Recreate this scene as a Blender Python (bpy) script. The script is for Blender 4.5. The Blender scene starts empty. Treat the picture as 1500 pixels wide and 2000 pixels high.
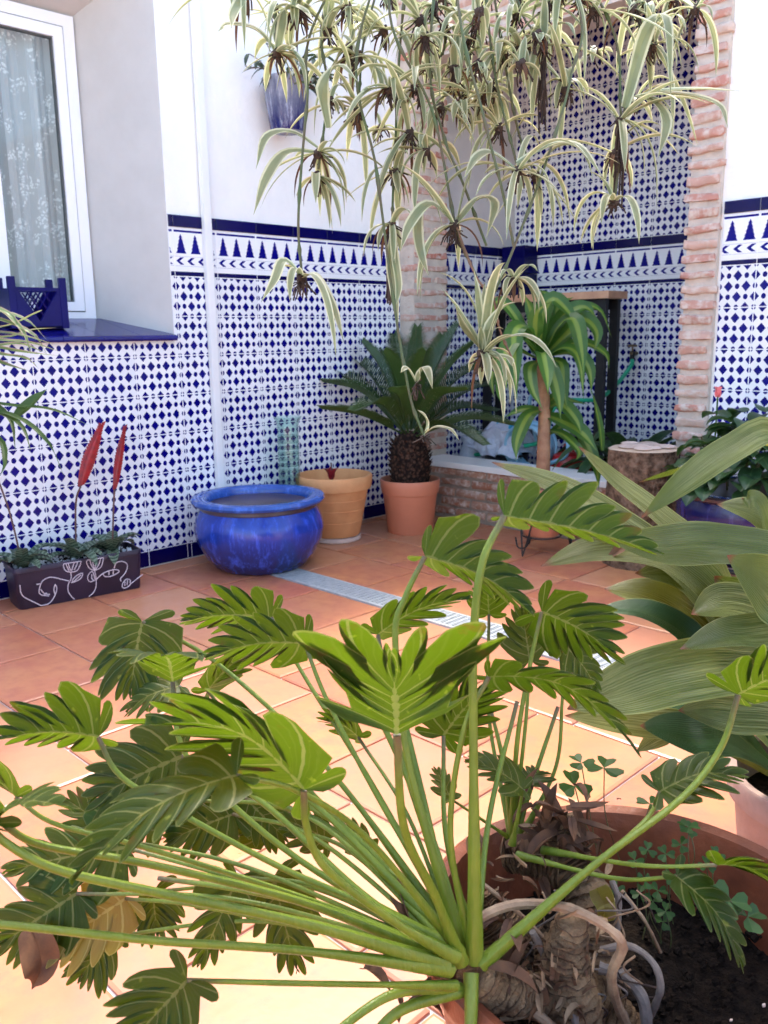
import bpy, bmesh, math, random
from mathutils import Vector as V, Matrix, noise
random.seed(7)
PI = math.pi
sc = bpy.context.scene
col = sc.collection

# ------------------------------------------------------------------ camera
CP = V((3.959, -2.737, 1.180))
CF = V((-.69216, .69265, -.20285)); CR = V((.70923, .70485, -.01328)); CU = V((-.13378, .15305, .97912))
FPX = 1680.5
cam = bpy.data.objects.new('camera', bpy.data.cameras.new('camera')); col.objects.link(cam)
m3 = Matrix((CR, CU, -CF)).transposed()
cam.matrix_world = Matrix.Translation(CP) @ m3.to_4x4()
cam.data.sensor_fit = 'VERTICAL'; cam.data.sensor_height = 36; cam.data.sensor_width = 27
cam.data.lens = FPX / 2000 * 36
cam.data.clip_start = .05; cam.data.clip_end = 500
cam.data.dof.use_dof = True; cam.data.dof.focus_distance = 1.5; cam.data.dof.aperture_fstop = 11
sc.camera = cam
# ------------------------------------------------------------------ light
SUN = V((-.74, .66, 1.75)).normalized()
w = bpy.data.worlds.new('World'); sc.world = w; w.use_nodes = True
nt = w.node_tree; bg = nt.nodes['Background']; sky = nt.nodes.new('ShaderNodeTexSky')
sky.sky_type = 'NISHITA'; sky.sun_disc = False
sky.sun_elevation = math.asin(SUN.z); sky.sun_rotation = math.atan2(SUN.x, SUN.y)
sky.air_density = 1.0; sky.dust_density = 2.5; sky.ozone_density = .3
nt.links.new(sky.outputs[0], bg.inputs[0]); bg.inputs[1].default_value = .15
sl = bpy.data.lights.new('sun', 'SUN'); so = bpy.data.objects.new('sun', sl); col.objects.link(so)
sl.energy = .9; sl.angle = math.radians(6); sl.color = (1, .95, .84)
so.rotation_euler = (-SUN).to_track_quat('-Z', 'Y').to_euler()
sc.view_settings.view_transform = 'Standard'; sc.view_settings.look = 'None'
sc.view_settings.exposure = 2.38; sc.view_settings.gamma = 1
sc.cycles.use_denoising = True
sc.cycles.use_adaptive_sampling = True; sc.cycles.adaptive_threshold = .03
sc.cycles.max_bounces = 6; sc.cycles.diffuse_bounces = 4; sc.cycles.transparent_max_bounces = 12
sc.cycles.sample_clamp_indirect = 6

# ------------------------------------------------------------------ helpers
def ray(x, y): return CF + CR*((x-750)/FPX) - CU*((y-1000)/FPX)
def P(x, y, d): return CP + ray(x, y)*d
def onx(x, y, X): d = ray(x, y); return CP + d*((X-CP.x)/d.x)
def ony(x, y, Y): d = ray(x, y); return CP + d*((Y-CP.y)/d.y)
def onz(x, y, Z): d = ray(x, y); return CP + d*((Z-CP.z)/d.z)
def lerp(a, b, t): return a+(b-a)*t

class MB:
    def __init__(s): s.v = []; s.f = []; s.uv = {}; s.mi = []
    def add(s, pts, faces, uvs=None, mi=0):
        o = len(s.v); s.v += [V(p) for p in pts]
        for f in faces: s.f.append(tuple(o+i for i in f)); s.mi.append(mi)
        if uvs:
            for i, q in enumerate(uvs): s.uv[o+i] = q
        return s
    def box(s, a, b, mi=0, bev=0):
        x0, y0, z0 = a; x1, y1, z1 = b
        if bev:
            return s.bbox(a, b, bev, mi)
        p = [(x0,y0,z0),(x1,y0,z0),(x1,y1,z0),(x0,y1,z0),(x0,y0,z1),(x1,y0,z1),(x1,y1,z1),(x0,y1,z1)]
        return s.add(p, [(0,3,2,1),(4,5,6,7),(0,1,5,4),(1,2,6,5),(2,3,7,6),(3,0,4,7)], mi=mi)
    def bbox(s, a, b, e, mi=0):
        bm = bmesh.new(); bmesh.ops.create_cube(bm, size=1)
        sz = [abs(b[i]-a[i]) for i in range(3)]
        for v in bm.verts:
            v.co = V([(a[i]+b[i])/2 + v.co[i]*sz[i] for i in range(3)])
        bmesh.ops.bevel(bm, geom=bm.edges[:], offset=e, segments=2, affect='EDGES', profile=.6)
        bm.verts.index_update()
        s.add([v.co.copy() for v in bm.verts], [[v.index for v in f.verts] for f in bm.faces], mi=mi); bm.free(); return s
    def obox(s, c, ax, ay, az, h, mi=0):
        pts = []
        for k in (-1,1):
            for j, i in ((-1,-1),(-1,1),(1,1),(1,-1)):
                pts.append(V(c)+ax*h[0]*i+ay*h[1]*j+az*h[2]*k)
        return s.add(pts, [(0,3,2,1),(4,5,6,7),(0,1,5,4),(1,2,6,5),(2,3,7,6),(3,0,4,7)], mi=mi)
    def tube(s, path, rad, n=8, mi=0, cap=True, uvl=None, flat=1):
        path = [V(p) for p in path]; N = len(path)
        if not hasattr(rad, '__len__'): rad = [rad]*N
        t0 = (path[1]-path[0]).normalized(); a = t0.orthogonal().normalized(); rows = []
        o = len(s.v)
        for i, p in enumerate(path):
            t = (path[min(i+1,N-1)]-path[max(i-1,0)]).normalized()
            a = (a - t*a.dot(t)); a = a.normalized() if a.length > 1e-6 else t.orthogonal().normalized()
            b = t.cross(a)
            for k in range(n):
                an = 2*PI*k/n
                s.uv[len(s.v)] = (k/n, i/(N-1)); s.v.append(p + (a*math.cos(an)+b*math.sin(an)*flat)*rad[i])
        for i in range(N-1):
            for k in range(n):
                s.f.append((o+i*n+k, o+i*n+(k+1)%n, o+(i+1)*n+(k+1)%n, o+(i+1)*n+k)); s.mi.append(mi)
        if cap:
            s.f.append(tuple(o+k for k in range(n))[::-1]); s.mi.append(mi)
            s.f.append(tuple(o+(N-1)*n+k for k in range(n))); s.mi.append(mi)
        return s
    def lathe(s, prof, c, n=40, mi=0, wob=0):
        c = V(c); o = len(s.v); N = len(prof)
        for i, (r, z) in enumerate(prof):
            for k in range(n):
                an = 2*PI*k/n; rr = r*(1+wob*noise.noise(V((math.cos(an)*2, math.sin(an)*2, z*6))))
                s.uv[len(s.v)] = (k/n, i/(N-1)); s.v.append(c+V((rr*math.cos(an), rr*math.sin(an), z)))
        for i in range(N-1):
            for k in range(n):
                s.f.append((o+i*n+k, o+i*n+(k+1)%n, o+(i+1)*n+(k+1)%n, o+(i+1)*n+k)); s.mi.append(mi)
        if prof[0][0] > .001: s.f.append(tuple(o+k for k in range(n))[::-1]); s.mi.append(mi)
        if prof[-1][0] > .001: s.f.append(tuple(o+(N-1)*n+k for k in range(n))); s.mi.append(mi)
        return s
    def grid(s, rows, uvs=None, mi=0):
        o = len(s.v); n = len(rows[0])
        for i, r in enumerate(rows):
            for k, p in enumerate(r):
                if uvs: s.uv[len(s.v)] = uvs[i][k]
                s.v.append(V(p))
        for i in range(len(rows)-1):
            for k in range(n-1):
                s.f.append((o+i*n+k, o+i*n+k+1, o+(i+1)*n+k+1, o+(i+1)*n+k)); s.mi.append(mi)
        return s
    def mesh(s, name, mats, smooth=True, off=V((0,0,0))):
        me = bpy.data.meshes.new(name); me.from_pydata([v-off for v in s.v], [], s.f); 
        if s.uv:
            ul = me.uv_layers.new(name='UVMap')
            for l in me.loops: ul.data[l.index].uv = s.uv.get(l.vertex_index, (0, 0))
        for m in (mats if isinstance(mats, (list, tuple)) else [mats]): me.materials.append(m)
        for p, mi in zip(me.polygons, s.mi): p.material_index = mi; p.use_smooth = smooth
        if smooth:
            try: me.set_sharp_from_angle(angle=math.radians(42))
            except Exception: pass
        return me
    def build(s, name, mats, parent=None, smooth=True):
        off = top(parent).location.copy() if parent else V((0,0,0))
        o = bpy.data.objects.new(name, s.mesh(name, mats, smooth, off)); col.objects.link(o); o.parent = parent
        return o

def top(o):
    while o.parent: o = o.parent
    return o
def tag(o, label, cat=None, group=None, kind=None):
    if label: o['label'] = label
    if cat: o['category'] = cat
    if group: o['group'] = group
    if kind: o['kind'] = kind
    return o
def thing(name, label, cat, loc, group=None):
    o = bpy.data.objects.new(name, None); col.objects.link(o); o.location = loc; o.empty_display_size = .05
    return tag(o, label, cat, group)
def inst(name, me, parent, pos, rot=None, scale=None):
    o = bpy.data.objects.new(name, me); col.objects.link(o); o.parent = parent
    o.location = V(pos) - (top(parent).location if parent else V((0,0,0)))
    if rot: o.rotation_euler = rot
    if scale: o.scale = scale
    return o
def crom(pts, n):
    pts = [V(p) for p in pts]
    if len(pts) == 2: return [pts[0].lerp(pts[1], i/n) for i in range(n+1)]
    q = [pts[0]*2-pts[1]] + pts + [pts[-1]*2-pts[-2]]; out = []; m = len(pts)-1
    for i in range(n+1):
        t = i/n*m; k = min(int(t), m-1); t -= k
        a, b, c, d = q[k], q[k+1], q[k+2], q[k+3]
        out.append(.5*((2*b)+(c-a)*t+(2*a-5*b+4*c-d)*t*t+(3*b-a-3*c+d)*t**3))
    return out

# ------------------------------------------------------------------ materials
class N:
    """small node-graph helper"""
    def __init__(s, name):
        s.m = bpy.data.materials.new(name); s.m.use_nodes = True; s.t = s.m.node_tree
        s.b = s.t.nodes['Principled BSDF']; s.out = s.t.nodes['Material Output']
    def n(s, ty, **k):
        x = s.t.nodes.new(ty)
        for a, b in k.items(): setattr(x, a, b)
        return x
    def set(s, node, i, v):
        if isinstance(v, bpy.types.NodeSocket): s.t.links.new(v, node.inputs[i])
        elif v is not None: node.inputs[i].default_value = v
    def math(s, op, a, b=None, c=None):
        x = s.n('ShaderNodeMath', operation=op); s.set(x, 0, a); s.set(x, 1, b); s.set(x, 2, c); return x.outputs[0]
    def mix(s, f, a, b, blend='MIX'):
        x = s.n('ShaderNodeMix', data_type='RGBA', blend_type=blend)
        s.set(x, 0, f); s.set(x, 6, c4(a)); s.set(x, 7, c4(b)); return x.outputs[2]
    def noise(s, vec, scale, detail=4, rough=.6, dist=0):
        x = s.n('ShaderNodeTexNoise'); s.set(x, 'Vector', vec); x.inputs['Scale'].default_value = scale
        x.inputs['Detail'].default_value = detail; x.inputs['Roughness'].default_value = rough; x.inputs['Distortion'].default_value = dist
        return x.outputs[0]
    def ramp(s, f, a, b):
        x = s.n('ShaderNodeMapRange'); s.set(x, 0, f); x.inputs[1].default_value = a; x.inputs[2].default_value = b; return x.outputs[0]
    def coord(s, k='Object'): return s.n('ShaderNodeTexCoord').outputs[k]
    def uv(s):
        x = s.n('ShaderNodeSeparateXYZ'); s.t.links.new(s.coord('UV'), x.inputs[0]); return x.outputs[0], x.outputs[1]
    def rand(s): return s.n('ShaderNodeObjectInfo').outputs['Random']
    def scale(s, vec, sc_):
        x = s.n('ShaderNodeMapping'); s.t.links.new(vec, x.inputs[0]); x.inputs[3].default_value = sc_; return x.outputs[0]
    def bump(s, h, strength, dist=.01):
        x = s.n('ShaderNodeBump'); x.inputs[0].default_value = strength; x.inputs[1].default_value = dist; s.set(x, 'Height', h)
        s.t.links.new(x.outputs[0], s.b.inputs['Normal']); return x.outputs[0]
    def fin(s, color, rough=.5, spec=.5, coat=0, trans=0, tcol=None, normal=None):
        s.set(s.b, 'Base Color', c4(color)); s.set(s.b, 'Roughness', rough); s.b.inputs['Specular IOR Level'].default_value = spec
        if coat: s.b.inputs['Coat Weight'].default_value = coat; s.b.inputs['Coat Roughness'].default_value = .08
        if trans:
            t = s.n('ShaderNodeBsdfTranslucent'); s.set(t, 0, c4(tcol if tcol is not None else color))
            mx = s.n('ShaderNodeMixShader'); mx.inputs[0].default_value = trans
            s.t.links.new(s.b.outputs[0], mx.inputs[1]); s.t.links.new(t.outputs[0], mx.inputs[2]); s.t.links.new(mx.outputs[0], s.out.inputs[0])
        return s.m
def c4(c):
    if isinstance(c, (tuple, list)) and len(c) == 3: return (*c, 1)
    return c

def simple(name, a, b=None, rough=.5, scale=8, bump=0, bscale=40, spec=.5, coat=0, rnd=0, detail=5, lo=.35, hi=.65, bd=.004):
    g = N(name); co = g.coord()
    b = b or tuple(x*.75 for x in a)
    f = g.ramp(g.noise(co, scale, detail), lo, hi); c = g.mix(f, a, b)
    if rnd:
        hs = g.n('ShaderNodeHueSaturation'); g.t.links.new(c, hs.inputs['Color'])
        g.set(hs, 'Value', g.math('ADD', g.math('MULTIPLY', g.rand(), rnd), 1-rnd/2)); c = hs.outputs[0]
    if bump: g.bump(g.noise(co, bscale, 4), bump, bd)
    return g.fin(c, rough, spec, coat)

M = {}
M['plaster'] = simple('white_plaster', (.88,.865,.825), (.83,.815,.775), .9, 2.2, .55, 16, .2, bd=.010)
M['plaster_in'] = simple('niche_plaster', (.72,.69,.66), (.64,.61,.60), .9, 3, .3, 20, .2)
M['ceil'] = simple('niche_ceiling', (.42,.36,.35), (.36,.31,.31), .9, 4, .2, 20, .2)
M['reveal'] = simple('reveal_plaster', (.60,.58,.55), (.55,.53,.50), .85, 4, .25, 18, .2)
M['duct'] = simple('white_plastic_duct', (.82,.82,.80), (.77,.77,.75), .45, 5)
M['grout'] = simple('grout', (.66,.60,.56), (.55,.49,.45), .9, 20)
M['tilegrout'] = simple('tile_grout', (.86,.86,.85), (.80,.80,.79), .9, 20)
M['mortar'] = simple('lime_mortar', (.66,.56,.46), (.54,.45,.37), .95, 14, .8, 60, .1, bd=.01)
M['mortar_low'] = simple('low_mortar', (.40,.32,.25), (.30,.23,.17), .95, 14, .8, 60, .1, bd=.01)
M['blue_tile'] = simple('cobalt_tile', (.0012,.0008,.050), (.002,.0015,.075), .16, 6, .06, 10, .22, rnd=.25)
M['blue_sill'] = simple('sill_tile', (.004,.003,.10), (.006,.005,.14), .16, 6, .05, 10, .4, rnd=.2)
M['black'] = simple('black_iron', (.006,.006,.007), (.012,.011,.010), .5, 30, .1)
M['darkwood'] = simple('oiled_wood', (.68,.38,.22), (.54,.28,.16), .45, 12)
M['terracotta'] = simple('terracotta', (.70,.34,.14), (.62,.28,.11), .75, 10, .15, 90, .3)
M['terra_pink'] = simple('terracotta_plastic', (.60,.21,.11), (.55,.19,.10), .5, 6, .05, 60, .4)
M['terra_old'] = simple('old_terracotta', (.27,.075,.03), (.13,.035,.017), .45, 12, .8, 30, .4, lo=.3, hi=.7)
M['stone_pot'] = simple('weathered_pot', (.48,.33,.27), (.36,.24,.20), .8, 9, .3, 50, .3)
M['soil'] = simple('potting_soil', (.007,.005,.004), (.022,.014,.009), .95, 60, 1.0, 90, .1, bd=.02)
M['dead'] = simple('dry_leaf', (.15,.062,.022), (.06,.024,.011), .8, 25)
M['husk'] = simple('pale_husk', (.34,.22,.12), (.20,.11,.055), .8, 40)
M['root'] = simple('brown_rootlets', (.06,.032,.02), (.025,.013,.009), .85, 40)
M['aroot'] = simple('aerial_root', (.36,.24,.14), (.20,.11,.06), .7, 30, .7, 90)
M['groot'] = simple('grey_root', (.22,.18,.15), (.12,.09,.075), .8, 30, .7, 90)
M['pvc'] = simple('white_frame', (.85,.85,.85), (.82,.82,.83), .3, 3)
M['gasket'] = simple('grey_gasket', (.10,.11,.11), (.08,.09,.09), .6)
M['blue_plastic'] = simple('blue_crate', (.0015,.001,.075), (.003,.002,.10), .35, 5, spec=.2)
M['chalk'] = simple('chalk_line', (.75,.66,.66), (.55,.45,.50), .95, 90)
M['planter'] = simple('dark_planter', (.018,.010,.022), (.030,.017,.042), .45, 5, .1, 120)
M['pebble'] = simple('white_pebble', (.78,.78,.78), (.60,.62,.64), .6, 50, rnd=.4)
M['stone'] = simple('pale_stone', (.58,.44,.36), (.46,.33,.26), .7, 14, .2, 50, rnd=.5)
M['bark'] = simple('stump_bark', (.30,.19,.12), (.06,.035,.02), .95, 26, 1.0, 40, .1, bd=.03, detail=8)
M['cutwood'] = simple('cut_wood', (.62,.46,.32), (.50,.35,.23), .8, 16, .3, 40)
M['hose_blue'] = simple('pale_blue_hose', (.30,.55,.70), (.25,.48,.62), .35)
M['hose_green'] = simple('green_hose', (.02,.42,.22), (.03,.36,.18), .35)
M['hose_cyan'] = simple('cyan_reel', (.02,.34,.55), (.02,.28,.48), .4)
M['redplastic'] = simple('red_plastic', (.50,.02,.02), (.40,.02,.02), .3)
M['brass'] = simple('brass_tap', (.22,.14,.06), (.12,.08,.04), .4)
M['darkplastic'] = simple('dark_bucket', (.02,.02,.025), (.03,.03,.035), .4)
M['sheet'] = simple('plastic_sheeting', (.62,.66,.74), (.48,.52,.62), .25, 14, .8, 18, .6, bd=.03)
M['redspike'] = simple('red_bract', (.34,.005,.008), (.18,.003,.005), .4, 40, .4, 60)
M['redflower'] = simple('dark_red_flower', (.28,.006,.02), (.16,.004,.012), .5, 40)
M['pinkflower'] = simple('pink_bud', (.80,.22,.22), (.70,.16,.18), .5, 40)
M['grate'] = simple('galvanised_grate', (.46,.47,.455), (.36,.37,.36), .4, 30)
M['gratedark'] = simple('drain_channel', (.06,.065,.065), (.04,.045,.045), .8, 20)
M['stalk'] = simple('brown_stalk', (.13,.05,.03), (.08,.03,.02), .6, 30)
M['runner'] = simple('runner_stem', (.06,.09,.02), (.09,.06,.02), .5, 20)
M['runner_dry'] = simple('runner_stem_dry', (.20,.09,.04), (.12,.06,.03), .6, 20)

def m_dado():
    g = N('azulejo_diamond'); u, v = g.uv()
    s = g.math('MULTIPLY', g.math('ADD', u, v), .5); t = g.math('MULTIPLY', g.math('SUBTRACT', u, v), .5)
    def cen(x, o): return g.math('SUBTRACT', g.math('FRACT', g.math('ADD', x, o)), .5)
    a, b = cen(s, 0), cen(t, 0)
    dia = g.math('LESS_THAN', g.math('MAXIMUM', g.math('ABSOLUTE', a), g.math('ABSOLUTE', b)), .258)
    a2, b2 = cen(s, .5), cen(t, .5)
    dd = g.math('SQRT', g.math('ADD', g.math('MULTIPLY', a2, a2), g.math('MULTIPLY', b2, b2)))
    dot = g.math('LESS_THAN', dd, .188)
    m = g.math('MAXIMUM', dia, dot)
    no = g.noise(g.coord(), 9, 3)
    r = g.rand()
    blue = g.mix(g.ramp(no, .3, .7), (.0015,.001,.12), (.003,.002,.17))
    white = g.mix(r, (.84,.84,.845), (.76,.765,.775))
    g.bump(g.noise(g.coord(), 14, 2), .05, .004)
    return g.fin(g.mix(m, white, blue), .12, .22)
def m_border():
    g = N('azulejo_border'); u, v = g.uv()      # u 0..1 over one tile, v 0 bottom .. 1 top
    def band(a, b): return g.math('MULTIPLY', g.math('GREATER_THAN', v, a), g.math('LESS_THAN', v, b))
    xin = g.math('MULTIPLY', g.math('GREATER_THAN', u, .022), g.math('LESS_THAN', u, .978))
    x = g.math('ABSOLUTE', g.math('SUBTRACT', g.math('FRACT', g.math('MULTIPLY', u, 3)), .5))
    h = g.math('DIVIDE', g.math('SUBTRACT', v, .41), .44)
    h6 = g.math('MULTIPLY', h, 5)
    hw = g.math('SUBTRACT', g.math('SUBTRACT', .355, g.math('MULTIPLY', g.math('FLOOR', h6), .058)), g.math('MULTIPLY', g.math('FRACT', h6), .115))
    tree = g.math('MULTIPLY', g.math('LESS_THAN', x, hw), band(.41, .85))
    line = g.math('MULTIPLY', band(.895, .945), xin)
    vv = g.math('ABSOLUTE', g.math('SUBTRACT', v, .235))
    xc = g.math('FRACT', g.math('SUBTRACT', g.math('MULTIPLY', u, 4), g.math('MULTIPLY', vv, 4.6)))
    chev = g.math('MULTIPLY', g.math('MULTIPLY', g.math('GREATER_THAN', xc, .16), g.math('LESS_THAN', xc, .50)), band(.15, .32))
    thin = g.math('MAXIMUM', band(.335, .345), band(.115, .125))
    m = g.math('MAXIMUM', g.math('MAXIMUM', tree, line), chev)
    c = g.mix(g.math('MULTIPLY', thin, .6), (.83,.83,.83), (.2,.2,.24))
    c = g.mix(m, c, (.002,.0015,.17))
    return g.fin(c, .22, .16)
M['dado'] = m_dado(); M['border'] = m_border()

def m_floor():
    g = N('terracotta_floor'); co = g.coord(); r = g.rand()
    off = g.n('ShaderNodeVectorMath', operation='ADD'); g.t.links.new(co, off.inputs[0])
    cx = g.n('ShaderNodeCombineXYZ'); g.set(cx, 0, g.math('MULTIPLY', r, 37)); g.set(cx, 1, g.math('MULTIPLY', r, 91)); g.t.links.new(cx.outputs[0], off.inputs[1])
    p = off.outputs[0]
    n1 = g.noise(p, 4, 4, .6, .4); n2 = g.noise(p, 14, 5); n3 = g.noise(p, 1.2, 2)
    c = g.mix(g.ramp(n1, .35, .68), (.51,.175,.082), (.57,.235,.090))
    c = g.mix(g.ramp(n2, .45, .8), c, (.43,.135,.080))
    c = g.mix(g.ramp(g.math('ADD', n3, g.math('MULTIPLY', r, .3)), .55, .85), c, (.50,.195,.115))
    hs = g.n('ShaderNodeHueSaturation'); g.t.links.new(c, hs.inputs['Color'])
    g.set(hs, 'Value', g.math('ADD', g.math('MULTIPLY', r, .16), .92)); g.set(hs, 'Hue', g.math('ADD', g.math('MULTIPLY', r, .018), .492))
    g.bump(g.noise(p, 30, 4), .12, .004)
    return g.fin(hs.outputs[0], g.math('ADD', g.math('MULTIPLY', n2, .30), .20), .5)
M['floor'] = m_floor()
def m_brick(name, cols):
    g = N(name); co = g.coord(); r = g.rand()
    cr = g.n('ShaderNodeValToRGB'); e = cr.color_ramp.elements
    e[0].position = 0; e[0].color = c4(cols[0]); e[1].position = 1; e[1].color = c4(cols[-1])
    for i, c in enumerate(cols[1:-1]):
        x = e.new((i+1)/(len(cols)-1)); x.color = c4(c)
    g.t.links.new(r, cr.inputs[0])
    off = g.n('ShaderNodeVectorMath', operation='ADD'); g.t.links.new(co, off.inputs[0])
    cx = g.n('ShaderNodeCombineXYZ'); g.set(cx, 0, g.math('MULTIPLY', r, 53)); g.t.links.new(cx.outputs[0], off.inputs[1])
    n1 = g.noise(off.outputs[0], 22, 6)
    c = g.mix(g.ramp(n1, .46, .66), cr.outputs[0], (.64,.53,.44))
    g.bump(g.noise(off.outputs[0], 70, 5), .7, .006)
    return g.fin(c, .9, .15)
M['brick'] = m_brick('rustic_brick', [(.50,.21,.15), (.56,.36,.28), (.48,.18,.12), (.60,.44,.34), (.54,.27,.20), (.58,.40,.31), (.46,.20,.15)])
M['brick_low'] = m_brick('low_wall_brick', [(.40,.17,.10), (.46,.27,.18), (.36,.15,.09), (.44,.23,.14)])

def m_leaf(name, dark, light, vein, trans, tcol, rough=.35, mode='xan', spec=.4):
    g = N(name); u, v = g.uv(); co = g.coord()
    no = g.ramp(g.noise(co, 18, 3), .3, .7)
    c = g.mix(no, dark, light)
    if mode == 'xan':
        ve = g.math('ABSOLUTE', g.math('SUBTRACT', g.math('FRACT', v), .5))
        wv = g.math('SUBTRACT', .055, g.math('MULTIPLY', u, .03))
        f = g.math('MAXIMUM', g.math('LESS_THAN', ve, wv), g.math('LESS_THAN', u, .035))
        f = g.math('MAXIMUM', f, g.math('MULTIPLY', g.math('GREATER_THAN', u, .975), .7))
        fine = g.ramp(g.math('ABSOLUTE', g.math('SUBTRACT', g.math('FRACT', g.math('ADD', g.math('MULTIPLY', v, 6), g.math('MULTIPLY', g.noise(co, 25, 2), .8))), .5)), .16, .04)
        c = g.mix(g.math('MULTIPLY', fine, .08), c, vein)
        c = g.mix(g.math('MULTIPLY', f, .75), c, vein)
        tc = g.mix(g.math('MAXIMUM', g.math('MULTIPLY', f, .8), g.math('MULTIPLY', fine, .10)), tcol, vein)
        sp = g.ramp(g.noise(co, 60, 2), .68, .74); c = g.mix(g.math('MULTIPLY', sp, .5), c, (.35,.38,.06))
        tc = g.mix(g.math('MULTIPLY', no, .5), tc, tuple(x*.7 for x in tcol))
        bs = g.math('MULTIPLY', g.ramp(g.noise(co, 26, 4), .60, .70), g.ramp(u, .55, .98)); c = g.mix(g.math('MULTIPLY', bs, .8), c, (.10,.055,.015)); tc = g.mix(g.math('MULTIPLY', bs, .8), tc, (.12,.06,.01))
    elif mode == 'asp':
        cx = g.n('ShaderNodeCombineXYZ'); g.set(cx, 0, g.math('MULTIPLY', u, 22)); g.set(cx, 1, g.math('MULTIPLY', v, 2.6))
        g.set(cx, 2, g.math('MULTIPLY', g.rand(), 40))
        st = g.ramp(g.noise(cx.outputs[0], 1, 4, .7), .40, .66)
        c = g.mix(g.math('MULTIPLY', g.math('MULTIPLY', st, .8), g.ramp(g.noise(co, 5, 2), .35, .65)), c, vein)
        ribs = g.math('SINE', g.math('MULTIPLY', u, 150)); rb = g.n('ShaderNodeBump'); rb.inputs[0].default_value = .35; rb.inputs[1].default_value = .002; g.set(rb, 'Height', ribs); ribn = rb.outputs[0]
        e = g.ramp(g.math('ABSOLUTE', g.math('SUBTRACT', u, .5)), .46, .5); c = g.mix(g.math('MULTIPLY', e, .6), c, (.30,.30,.08))
        tp = g.ramp(v, .955, .985); c = g.mix(tp, c, (.20,.07,.03)); tc = g.mix(tp, tcol, (.2,.07,.02))
    elif mode == 'spider':     # pale margins, green-grey centre
        e = g.ramp(g.math('ABSOLUTE', g.math('SUBTRACT', u, .5)), .30, .37); c = g.mix(e, c, vein)
        tp = g.ramp(v, .95, 1.0); c = g.mix(g.math('MULTIPLY', tp, g.math('GREATER_THAN', g.rand(), .6)), c, (.08,.04,.02)); tc = g.mix(e, tcol, vein)
    elif mode == 'stripe':     # corn plant: yellow-green centre stripe
        e = g.ramp(g.math('ABSOLUTE', g.math('SUBTRACT', u, .5)), .17, .11); c = g.mix(e, c, vein); tc = g.mix(e, tcol, vein)
    elif mode == 'band':       # flaming-sword bromeliad cross bands
        f = g.math('GREATER_THAN', g.math('FRACT', g.math('MULTIPLY', g.math('ADD', v, g.math('MULTIPLY', g.noise(co, 40, 2), .06)), 9)), .5)
        c = g.mix(f, c, vein); tc = c
    else:
        f = g.math('LESS_THAN', g.math('ABSOLUTE', g.math('SUBTRACT', u, .5)), .04); c = g.mix(g.math('MULTIPLY', f, .6), c, vein); tc = tcol
    hs = g.n('ShaderNodeHueSaturation'); g.t.links.new(c, hs.inputs['Color']); g.set(hs, 'Value', g.math('ADD', g.math('MULTIPLY', g.rand(), .35), .82))
    g.bump(g.noise(co, 120, 2), .08, .002)
    if mode == 'asp': g.t.links.new(ribn, g.b.inputs['Normal'])
    return g.fin(hs.outputs[0], rough, spec, 0, trans, tc)
M['xan'] = m_leaf('split_leaf', (.013,.038,.004), (.024,.057,.006), (.20,.22,.06), .50, (.120,.185,.004), .42, spec=.20)
M['xanold'] = m_leaf('yellowing_leaf', (.14,.15,.02), (.20,.12,.03), (.40,.36,.10), .45, (.40,.32,.03), .5)
M['asp'] = m_leaf('cast_iron_leaf', (.044,.068,.010), (.080,.108,.018), (.42,.43,.17), .28, (.20,.25,.02), .34, 'asp', .30)
M['asp_dark'] = m_leaf('dark_strap_leaf', (.020,.060,.022), (.035,.085,.03), (.06,.12,.05), .2, (.07,.16,.03), .35, 'asp')
M['spider'] = m_leaf('spider_leaf', (.19,.22,.11), (.27,.30,.16), (.60,.60,.38), .40, (.28,.31,.14), .4, 'spider')
M['drac'] = m_leaf('corn_plant_leaf', (.045,.11,.020), (.075,.155,.030), (.24,.34,.05), .38, (.14,.36,.05), .3, 'stripe')
M['brom'] = m_leaf('banded_leaf', (.035,.06,.035), (.05,.085,.045), (.15,.20,.13), .2, (.1,.15,.06), .45, 'band')
M['dark'] = m_leaf('small_dark_leaf', (.020,.050,.018), (.035,.08,.025), (.08,.14,.05), .25, (.06,.14,.02), .35, 'plain')
M['wallplant'] = m_leaf('greyish_leaf', (.030,.050,.030), (.05,.075,.045), (.10,.14,.08), .2, (.06,.10,.03), .45, 'plain')
M['grass'] = m_leaf('marginata_leaf', (.10,.19,.06), (.16,.24,.09), (.40,.30,.20), .35, (.30,.40,.12), .4, 'spider')
M['grass_dark'] = m_leaf('dark_blade', (.03,.07,.012), (.05,.10,.018), (.10,.15,.03), .3, (.10,.20,.02), .4, 'plain')
M['clover'] = m_leaf('clover_leaf', (.025,.075,.010), (.045,.11,.016), (.07,.13,.03), .4, (.08,.20,.015), .5, 'plain')
M['sago'] = m_leaf('sago_leaflet', (.024,.056,.014), (.045,.092,.024), (.12,.16,.05), .25, (.09,.15,.02), .3, 'plain')
def m_petiole():
    g = N('green_petiole'); u, v = g.uv(); co = g.coord()
    c = g.mix(g.ramp(g.noise(co, 12, 3), .3, .7), (.095,.145,.010), (.17,.22,.018))
    c = g.mix(g.ramp(v, .82, 1.0), c, (.11,.075,.04))
    st = g.noise(g.scale(co, (220, 220, 30)), 1, 2); c = g.mix(g.math('MULTIPLY', g.ramp(st, .5, .7), .25), c, (.22,.28,.06))
    g.bump(st, .5, .003)
    return g.fin(c, .36, .4, 0, .10, (.3,.38,.03))
M['petiole'] = m_petiole()
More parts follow.
